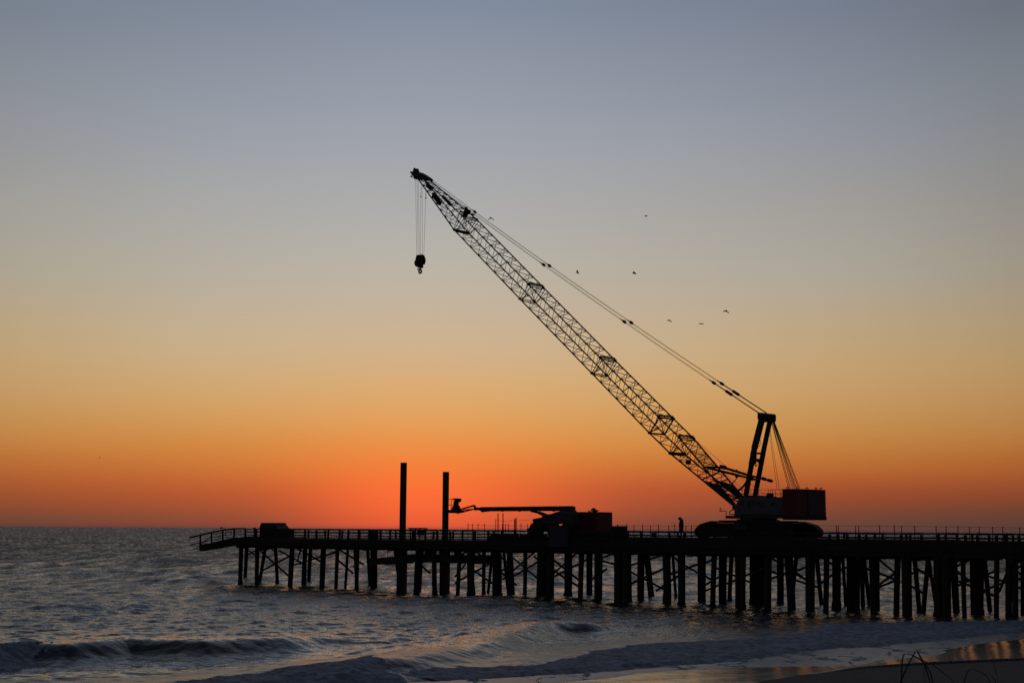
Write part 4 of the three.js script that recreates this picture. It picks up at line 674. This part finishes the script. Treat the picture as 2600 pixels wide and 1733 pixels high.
  part('hose', [path([P(1865, 1294, 0.5), P(1858, 1295, 0.5), P(1853.4, 1299.6, 0.5), P(1854, 1304.6, 0.5), P(1858, 1305.4, 0.5), P(1864, 1303.6, 0.5)], 0.035, 24), tube(P(1860.2, 1284, 0.5), P(1860.2, 1294.4, 0.5), 0.018)], M.rope, crane);
  // counterweight: slabs side by side on a tray
  {
    const z = 1.95, a = P(1988, 1300, z), b = P(2021, 1300, z), top = P(2000, 1240.4, z).y, bot = P(2000, 1319, z).y, w = b.x - a.x, mid = (a.x + b.x) / 2;
    const tray = part('counterweight_tray', box(mid, bot + 0.13, 0, w + 0.06, 0.26, 2 * z + 0.06, 0.03), M.black, crane);
    const n = 5, h = (top - bot - 0.26) / n;
    for (let i = 0; i < n; i++) for (const s of [-1, 1]) part('counterweight_slab', new RoundedBoxGeometry(w, h - 0.006, z - 0.004, 1, 0.012).translate(mid, bot + 0.26 + (i + 0.5) * h, s * z / 2), M.red, crane);
    part('rear_panel', box(b.x + 0.03, (top + bot) / 2 + 0.1, -0.25, 0.05, top - bot - 0.5, 1.3), M.grey, crane);
    for (const [u, q] of [[0.25, 1.5], [0.25, 0.4], [0.4, -0.5], [0.7, -1.1], [0.7, -1.7]]) part('lifting_lug', new THREE.TorusGeometry(0.09, 0.035, 6, 14).translate(a.x + w * u, top + 0.06, q * 1.1), M.steel, tray);
  }
  // carbody and tracks, lined up with the pier
  const turn = PIER.turn - F.turn;
  const spin = (g) => g.rotateY(turn);
  part('carbody', [box(0, 0.72, 0, 2.9, 0.8, 2.4, 0.06), box(0, 0.8, 2.0, 1.2, 0.5, 1.9, 0.04), box(0, 0.8, -2.0, 1.2, 0.5, 1.9, 0.04), box(1.3, 0.72, 0, 1.1, 0.62, 1.6, 0.05), box(-1.3, 0.72, 0, 1.1, 0.62, 1.6, 0.05)].map((g) => spin(prep(g))), M.green, crane, 'dark green carbody under the turntable');
  part('slewing_ring', new THREE.CylinderGeometry(1.36, 1.42, 0.36, 32).translate(0, 1.28, 0), M.steel, crane);
  for (const s of [1, -1]) {
    const z = s * 2.5, L = 3.8, R = 0.6, H = 1.2, W = 0.95;
    const shape = [[-L, 0.34], [-L + 0.16, 0.2], [-L + 0.7, 0.0], [L - 0.7, 0.0], [L - 0.16, 0.2], [L, 0.34], [L - 0.06, 0.62], [L - 0.42, 0.94], [L - 1.05, 1.12], [L - 1.4, H], [0, H - 0.08], [-L + 1.4, H], [-L + 1.05, 1.12], [-L + 0.42, 0.94], [-L + 0.06, 0.62]].map(([x, y]) => V(x, y, 0));
    const inner = shape.map((p) => V(p.x * 0.975, 0.08 + p.y * 0.87, 0));
    const track = part('crawler_track', spin(prep(slab(inner, z - W * 0.4, z + W * 0.4))), M.track, crane, s > 0 ? 'crawler track nearer the beach side railing' : 'crawler track on the far side of the crane');
    const closed = [...shape, shape[0]], pads = [];
    for (let i = 0; i + 1 < closed.length; i++) {
      const a = closed[i], b = closed[i + 1], n = Math.max(1, Math.round(a.distanceTo(b) / 0.3));
      for (let j = 0; j < n; j++) { const p = a.clone().lerp(b, (j + 0.06) / n), q = a.clone().lerp(b, (j + 0.94) / n); pads.push(beam(p.setZ(z), q.setZ(z), 0.1, W)); }
    }
    pads.forEach((g) => part('track_pad', spin(g), M.track, track));
    for (const [x, w, h] of [[-1.2, 1.3, 0.16], [0.4, 1.5, 0.24], [1.7, 0.9, 0.14]]) part('step_box', spin(prep(box(x * s, H + h / 2 - 0.06, z, w, h, 0.6, 0.03))), M.track, track);
    for (const x of [-L + 0.9, L - 0.9]) part('drive_wheel', spin(new THREE.CylinderGeometry(0.46, 0.46, W * 0.9, 18).rotateX(Math.PI / 2).translate(x, 0.62, z)), M.track, track);
    for (let i = -3; i <= 3; i++) part('roller', spin(new THREE.CylinderGeometry(0.17, 0.17, W * 0.86, 12).rotateX(Math.PI / 2).translate(i * 0.75, 0.26, z)), M.steel, track);
  }
}
// ------------------------------------------------------------------ person, birds, ship, dune grass
{
  const z = -2.2, f = onDeck(1729.5, 1350, z, DECK + 0.42), t = thing('person', f, 'person in dark clothes with lowered head, standing on the pier with hands in pockets', 'person');
  t.rotation.y = PIER.turn + 0.65;                              // facing left, towards the lift
  const top = f.at(1729.5, 1312.4, 0).y, S = top / 1.62;
  const bones = [[0, 0.9, 0, 0.125, 0.02, 1.12, 0, 0.14], [0.02, 1.12, 0, 0.14, 0.04, 1.32, 0, 0.125], [0.04, 1.32, -0.12, 0.075, 0.04, 1.32, 0.12, 0.075], [0.0, 1.36, 0, 0.06, -0.06, 1.46, 0, 0.055],
    [0, 0.88, -0.09, 0.092, -0.01, 0.48, -0.1, 0.066], [-0.01, 0.48, -0.1, 0.066, 0.03, 0.08, -0.1, 0.045], [0, 0.88, 0.09, 0.092, -0.03, 0.48, 0.1, 0.066], [-0.03, 0.48, 0.1, 0.066, 0, 0.08, 0.1, 0.045],
    [0.03, 0.045, -0.1, 0.045, -0.14, 0.035, -0.12, 0.036], [0, 0.045, 0.1, 0.045, -0.17, 0.035, 0.12, 0.036],
    [0.05, 1.32, -0.19, 0.06, 0.09, 1.06, -0.22, 0.05], [0.09, 1.06, -0.22, 0.05, -0.06, 0.92, -0.17, 0.042], [0.05, 1.32, 0.19, 0.06, 0.09, 1.06, 0.22, 0.05], [0.09, 1.06, 0.22, 0.05, -0.06, 0.92, 0.17, 0.042],
    [-0.06, 0.92, -0.17, 0.05, -0.09, 0.88, -0.13, 0.042], [-0.06, 0.92, 0.17, 0.05, -0.09, 0.88, 0.13, 0.042]];
  bones.push([0.03, 1.08, -0.06, 0.155, 0.01, 0.56, -0.07, 0.15], [0.03, 1.08, 0.06, 0.155, 0.01, 0.56, 0.07, 0.15], [0.05, 1.33, 0, 0.12, -0.03, 1.5, 0, 0.105]);
  const head = [[-0.075, 1.53, 0, 0.098, -0.085, 1.5, 0, 0.09], [-0.13, 1.46, 0, 0.05, -0.1, 1.5, 0, 0.07], [-0.185, 1.5, 0, 0.017, -0.172, 1.53, 0, 0.012], [-0.08, 1.51, -0.095, 0.022, -0.08, 1.5, -0.1, 0.018], [-0.08, 1.51, 0.095, 0.022, -0.08, 1.5, 0.1, 0.018], [-0.06, 1.46, 0, 0.055, -0.07, 1.5, 0, 0.07]];
  const blob = (list, centre, size, res, k) => {
    const mc = new MarchingCubes(res, new THREE.MeshBasicMaterial(), false, false, 60000); mc.isolation = 0;
    for (let a = 0; a < res; a++) for (let b = 0; b < res; b++) for (let c = 0; c < res; c++) {
      const x = centre[0] + ((a - res / 2) / (res / 2)) * size, y = centre[1] + ((b - res / 2) / (res / 2)) * size, w = centre[2] + ((c - res / 2) / (res / 2)) * size;
      let d = 10;
      for (const [ax, ay, az, ar, bx, by, bz, br] of list) { const ux = bx - ax, uy = by - ay, uz = bz - az, q = Math.min(1, Math.max(0, ((x - ax) * ux + (y - ay) * uy + (w - az) * uz) / (ux * ux + uy * uy + uz * uz))); const e = Math.hypot(x - ax - q * ux, y - ay - q * uy, w - az - q * uz) - (ar + (br - ar) * q), h = Math.max(k - Math.abs(d - e), 0) / k; d = Math.min(d, e) - h * h * k / 4; }
      mc.field[a + b * res + c * res * res] = -d;
    }
    mc.update();
    const g = new THREE.BufferGeometry();
    g.setAttribute('position', new THREE.BufferAttribute(mc.positionArray.slice(0, mc.count * 3), 3)); g.setAttribute('normal', new THREE.BufferAttribute(mc.normalArray.slice(0, mc.count * 3), 3));
    g.scale(size, size, size).translate(...centre); g.setAttribute('uv', new THREE.BufferAttribute(new Float32Array(mc.count * 2), 2));
    return g;
  };
  const body = join([blob(bones, [0, 0.75, 0], 0.9, 90, 0.06), blob(head, [-0.08, 1.5, 0], 0.22, 60, 0.03)]); body.scale(S * 1.15, S, S * 1.15);
  const b = part('body', body, mat(0.03, 0.028, 0.03, 0.95), t);
  part('hair', new THREE.SphereGeometry(0.106, 16, 10, 0, 6.3, 0, 1.5).rotateZ(-0.5).translate(-0.062, 1.525, 0).scale(S, S, S), M.black, b);
  for (const q of [-1, 1]) part('eye', new THREE.SphereGeometry(0.011, 8, 6).translate(-0.168, 1.535, q * 0.035).scale(S, S, S), M.glass, b);
}
function bird(px, py, dist, span, up, bank, turn, label) {      // wings from tip to tip; `up` raises (or drops) the tips
  const o = ray(px, py).multiplyScalar(dist).add(camera.position), F = new Frame(o, 0), t = thing('bird', F, label, 'bird', undefined);
  const h = span / 2, list = [];
  list.push(new THREE.SphereGeometry(1, 12, 8).scale(0.14 * span, 0.14 * span, 0.3 * span), new THREE.SphereGeometry(0.08 * span, 10, 8).translate(0, 0.025 * span, -0.27 * span), new THREE.ConeGeometry(0.03 * span, 0.16 * span, 6).rotateX(-Math.PI / 2).translate(0, 0.01 * span, -0.38 * span), new THREE.ConeGeometry(0.08 * span, 0.2 * span, 6).scale(1, 1, 0.3).rotateX(Math.PI / 2).translate(0, 0, 0.3 * span));
  for (const s of [-1, 1]) {
    const sec = [[0, 0, 0.3], [0.42, 0.75, 0.28], [0.75, 0.8, 0.2], [1, 0.3, 0.05]].map(([u, r, c]) => ({ x: s * u * h, y: up * h * (up > 0 ? r : u * u * 1.1), z: -0.03 * span + 0.16 * span * u * u, c: c * span }));
    const P = [];
    for (let i = 0; i < 3; i++) for (const e of [0.1, -0.1]) { const a = sec[i], b = sec[i + 1], A = [a.x, a.y + e * span, a.z - a.c / 2], B = [a.x, a.y, a.z + a.c / 2], C = [b.x, b.y + e * span * 0.6, b.z - b.c / 2], D = [b.x, b.y, b.z + b.c / 2]; P.push(...A, ...B, ...C, ...C, ...B, ...D); }
    const g = new THREE.BufferGeometry(); g.setAttribute('position', new THREE.BufferAttribute(new Float32Array(P), 3)); g.computeVertexNormals(); g.setAttribute('uv', new THREE.BufferAttribute(new Float32Array(P.length / 3 * 2), 2)); list.push(g);
  }
  part('body', list, M.black, t); t.rotation.set(0, turn, bank);
}
bird(1246, 553, 190, 0.84, -0.75, 0.05, 0.2, 'bird with drooping wings just right of the crane pendants near the boom top');
bird(1641, 548, 240, 0.84, -0.1, 0.3, 1.2, 'topmost of the birds in the sky right of the crane boom');
bird(1466, 691, 230, 0.89, 0.5, -0.75, 1.0, 'small bird diving close to the pendants, left of its level neighbour');
bird(1610.5, 693, 230, 0.97, 0.25, -0.45, 0.9, 'small bird banking right, level with the one near the pendants');
bird(1844, 789, 220, 1.05, -0.42, -0.2, 0.15, 'rightmost bird, gliding with arched wings');
bird(1700, 813, 220, 0.89, -0.3, -0.25, 0.2, 'thin gliding bird, lowest and leftmost of the three over the gantry');
bird(1781, 821.5, 200, 0.76, 0.05, 0, 0, 'bird flying straight on, between the two gliding birds');
bird(252, 1161, 260, 0.48, -0.5, 0.4, 0.3, 'tiny lone bird low over the sea at far left');
{
  const o = ground(565, 1339.6, 0.0), dist = 9000, d = ray(565, 1339.5), F = new Frame(V(d.x / -d.z * dist, 0, -dist), -0.1), t = thing('ship', F, 'tiny fishing ship on the horizon left of the pier', 'ship');
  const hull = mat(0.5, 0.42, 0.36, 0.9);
  part('hull', slab([V(-19, 4, 0), V(-17, 0, 0), V(16, 0, 0), V(21, 5.5, 0), V(10, 4, 0)], -4, 4), hull, t);
  part('wheelhouse', slab([V(-15, 4, 0), V(-15, 10, 0), V(-12, 12, 0), V(-5, 12, 0), V(-2, 8, 0), V(2, 7, 0), V(2, 4, 0)], -3, 3), hull, t);
  part('mast', tube(V(2, 4, 0), V(2, 22, 0), 0.6), hull, t);
}
{
  const gm = mat(0.035, 0.03, 0.014, 0.8);
  const blade = (list, dist, w, parent, F) => {                  // a folded leaf along pixels measured where the clump stands
    const f = FOC, pts = list.map(([a, b, q = 0]) => { const d = ray(a, b); return F.local(d.multiplyScalar((dist + q) / -d.z).add(camera.position)); });
    const c = new THREE.CatmullRomCurve3(pts, false, 'centripetal', 0.5), n = 30, P = [], side = V(0.9, 0.1, -0.42).normalize();
    const at = (i) => { const u = i / n, p = c.getPoint(u), ww = w * Math.min(1, 3.2 * (1 - u) + 0.12); return [p.clone().addScaledVector(side, -ww), p.clone().add(V(0, -ww * 0.5, ww * 0.3)), p.clone().addScaledVector(side, ww)]; };
    for (let i = 0; i < n; i++) { const a = at(i), b = at(i + 1); for (let k = 0; k < 2; k++) P.push(...a[k].toArray(), ...a[k + 1].toArray(), ...b[k].toArray(), ...b[k].toArray(), ...a[k + 1].toArray(), ...b[k + 1].toArray()); }
    const g = new THREE.BufferGeometry(); g.setAttribute('position', new THREE.BufferAttribute(new Float32Array(P), 3)); g.computeVertexNormals(); g.setAttribute('uv', new THREE.BufferAttribute(new Float32Array(P.length / 3 * 2), 2));
    const m = gm.clone(); m.side = THREE.DoubleSide; part('blade', g, m, parent);
  };
  const z = (list) => list.map(([a, b, q]) => [2280 + a * 0.136, 1630 + b * 0.136, q]);
  const D = 4.6, one = ray(2335, 2400), F1 = new Frame(V(one.x / -one.z * D, 3.84, -D), 0), t1 = thing('dune_grass', F1, 'clump of bent dune grass blades at the bottom right, with a folded peak', 'grass', undefined);
  const base = [330, 5600, 0];
  for (const [list, w] of [
    [[base, [90, 1500], [75, 757], [92, 300], [125, 222], [185, 208], [260, 235], [330, 275], [470, 345], [620, 400], [850, 565], [1065, 760], [1200, 980]], 0.0034],
    [[base, [-60, 1300], [55, 757], [190, 430], [290, 250], [348, 160], [430, 280], [500, 420], [560, 600], [600, 740], [620, 1000]], 0.0036],
    [[base, [700, 1300], [655, 757], [610, 560], [520, 420], [400, 310], [300, 250], [230, 222], [140, 212], [70, 214], [0, 228]], 0.003],
    [[base, [560, 1300], [516, 757], [490, 560], [472, 450]], 0.0012], [[base, [640, 1500], [600, 757], [548, 560], [500, 440], [470, 380]], 0.0026],
  ]) blade(z(list), D, w, t1, F1);
  const two = ray(2480, 2400), F2 = new Frame(V(two.x / -two.z * D, 3.84, -D), 0), t2 = thing('dune_grass', F2, 'thin arching dune grass at the bottom right corner, behind the larger clump', 'grass', undefined), b2 = [1500, 5600, 0];
  for (const [list, w] of [
    [[b2, [1180, 1300], [1240, 757], [1290, 600], [1338, 508], [1420, 506], [1520, 545], [1620, 595], [1690, 660], [1716, 757], [1730, 900]], 0.0027],
    [[b2, [1950, 1300], [1880, 757], [1850, 600], [1800, 400], [1760, 260], [1712, 90]], 0.0012], [[b2, [1850, 1300], [1835, 780], [1800, 680], [1740, 620], [1640, 580]], 0.0022],
  ]) blade(z(list), D, w, t2, F2);
}
scene.traverse((o) => { if (o.isMesh) o.castShadow = o.receiveShadow = true; });
renderer.render(scene, camera);
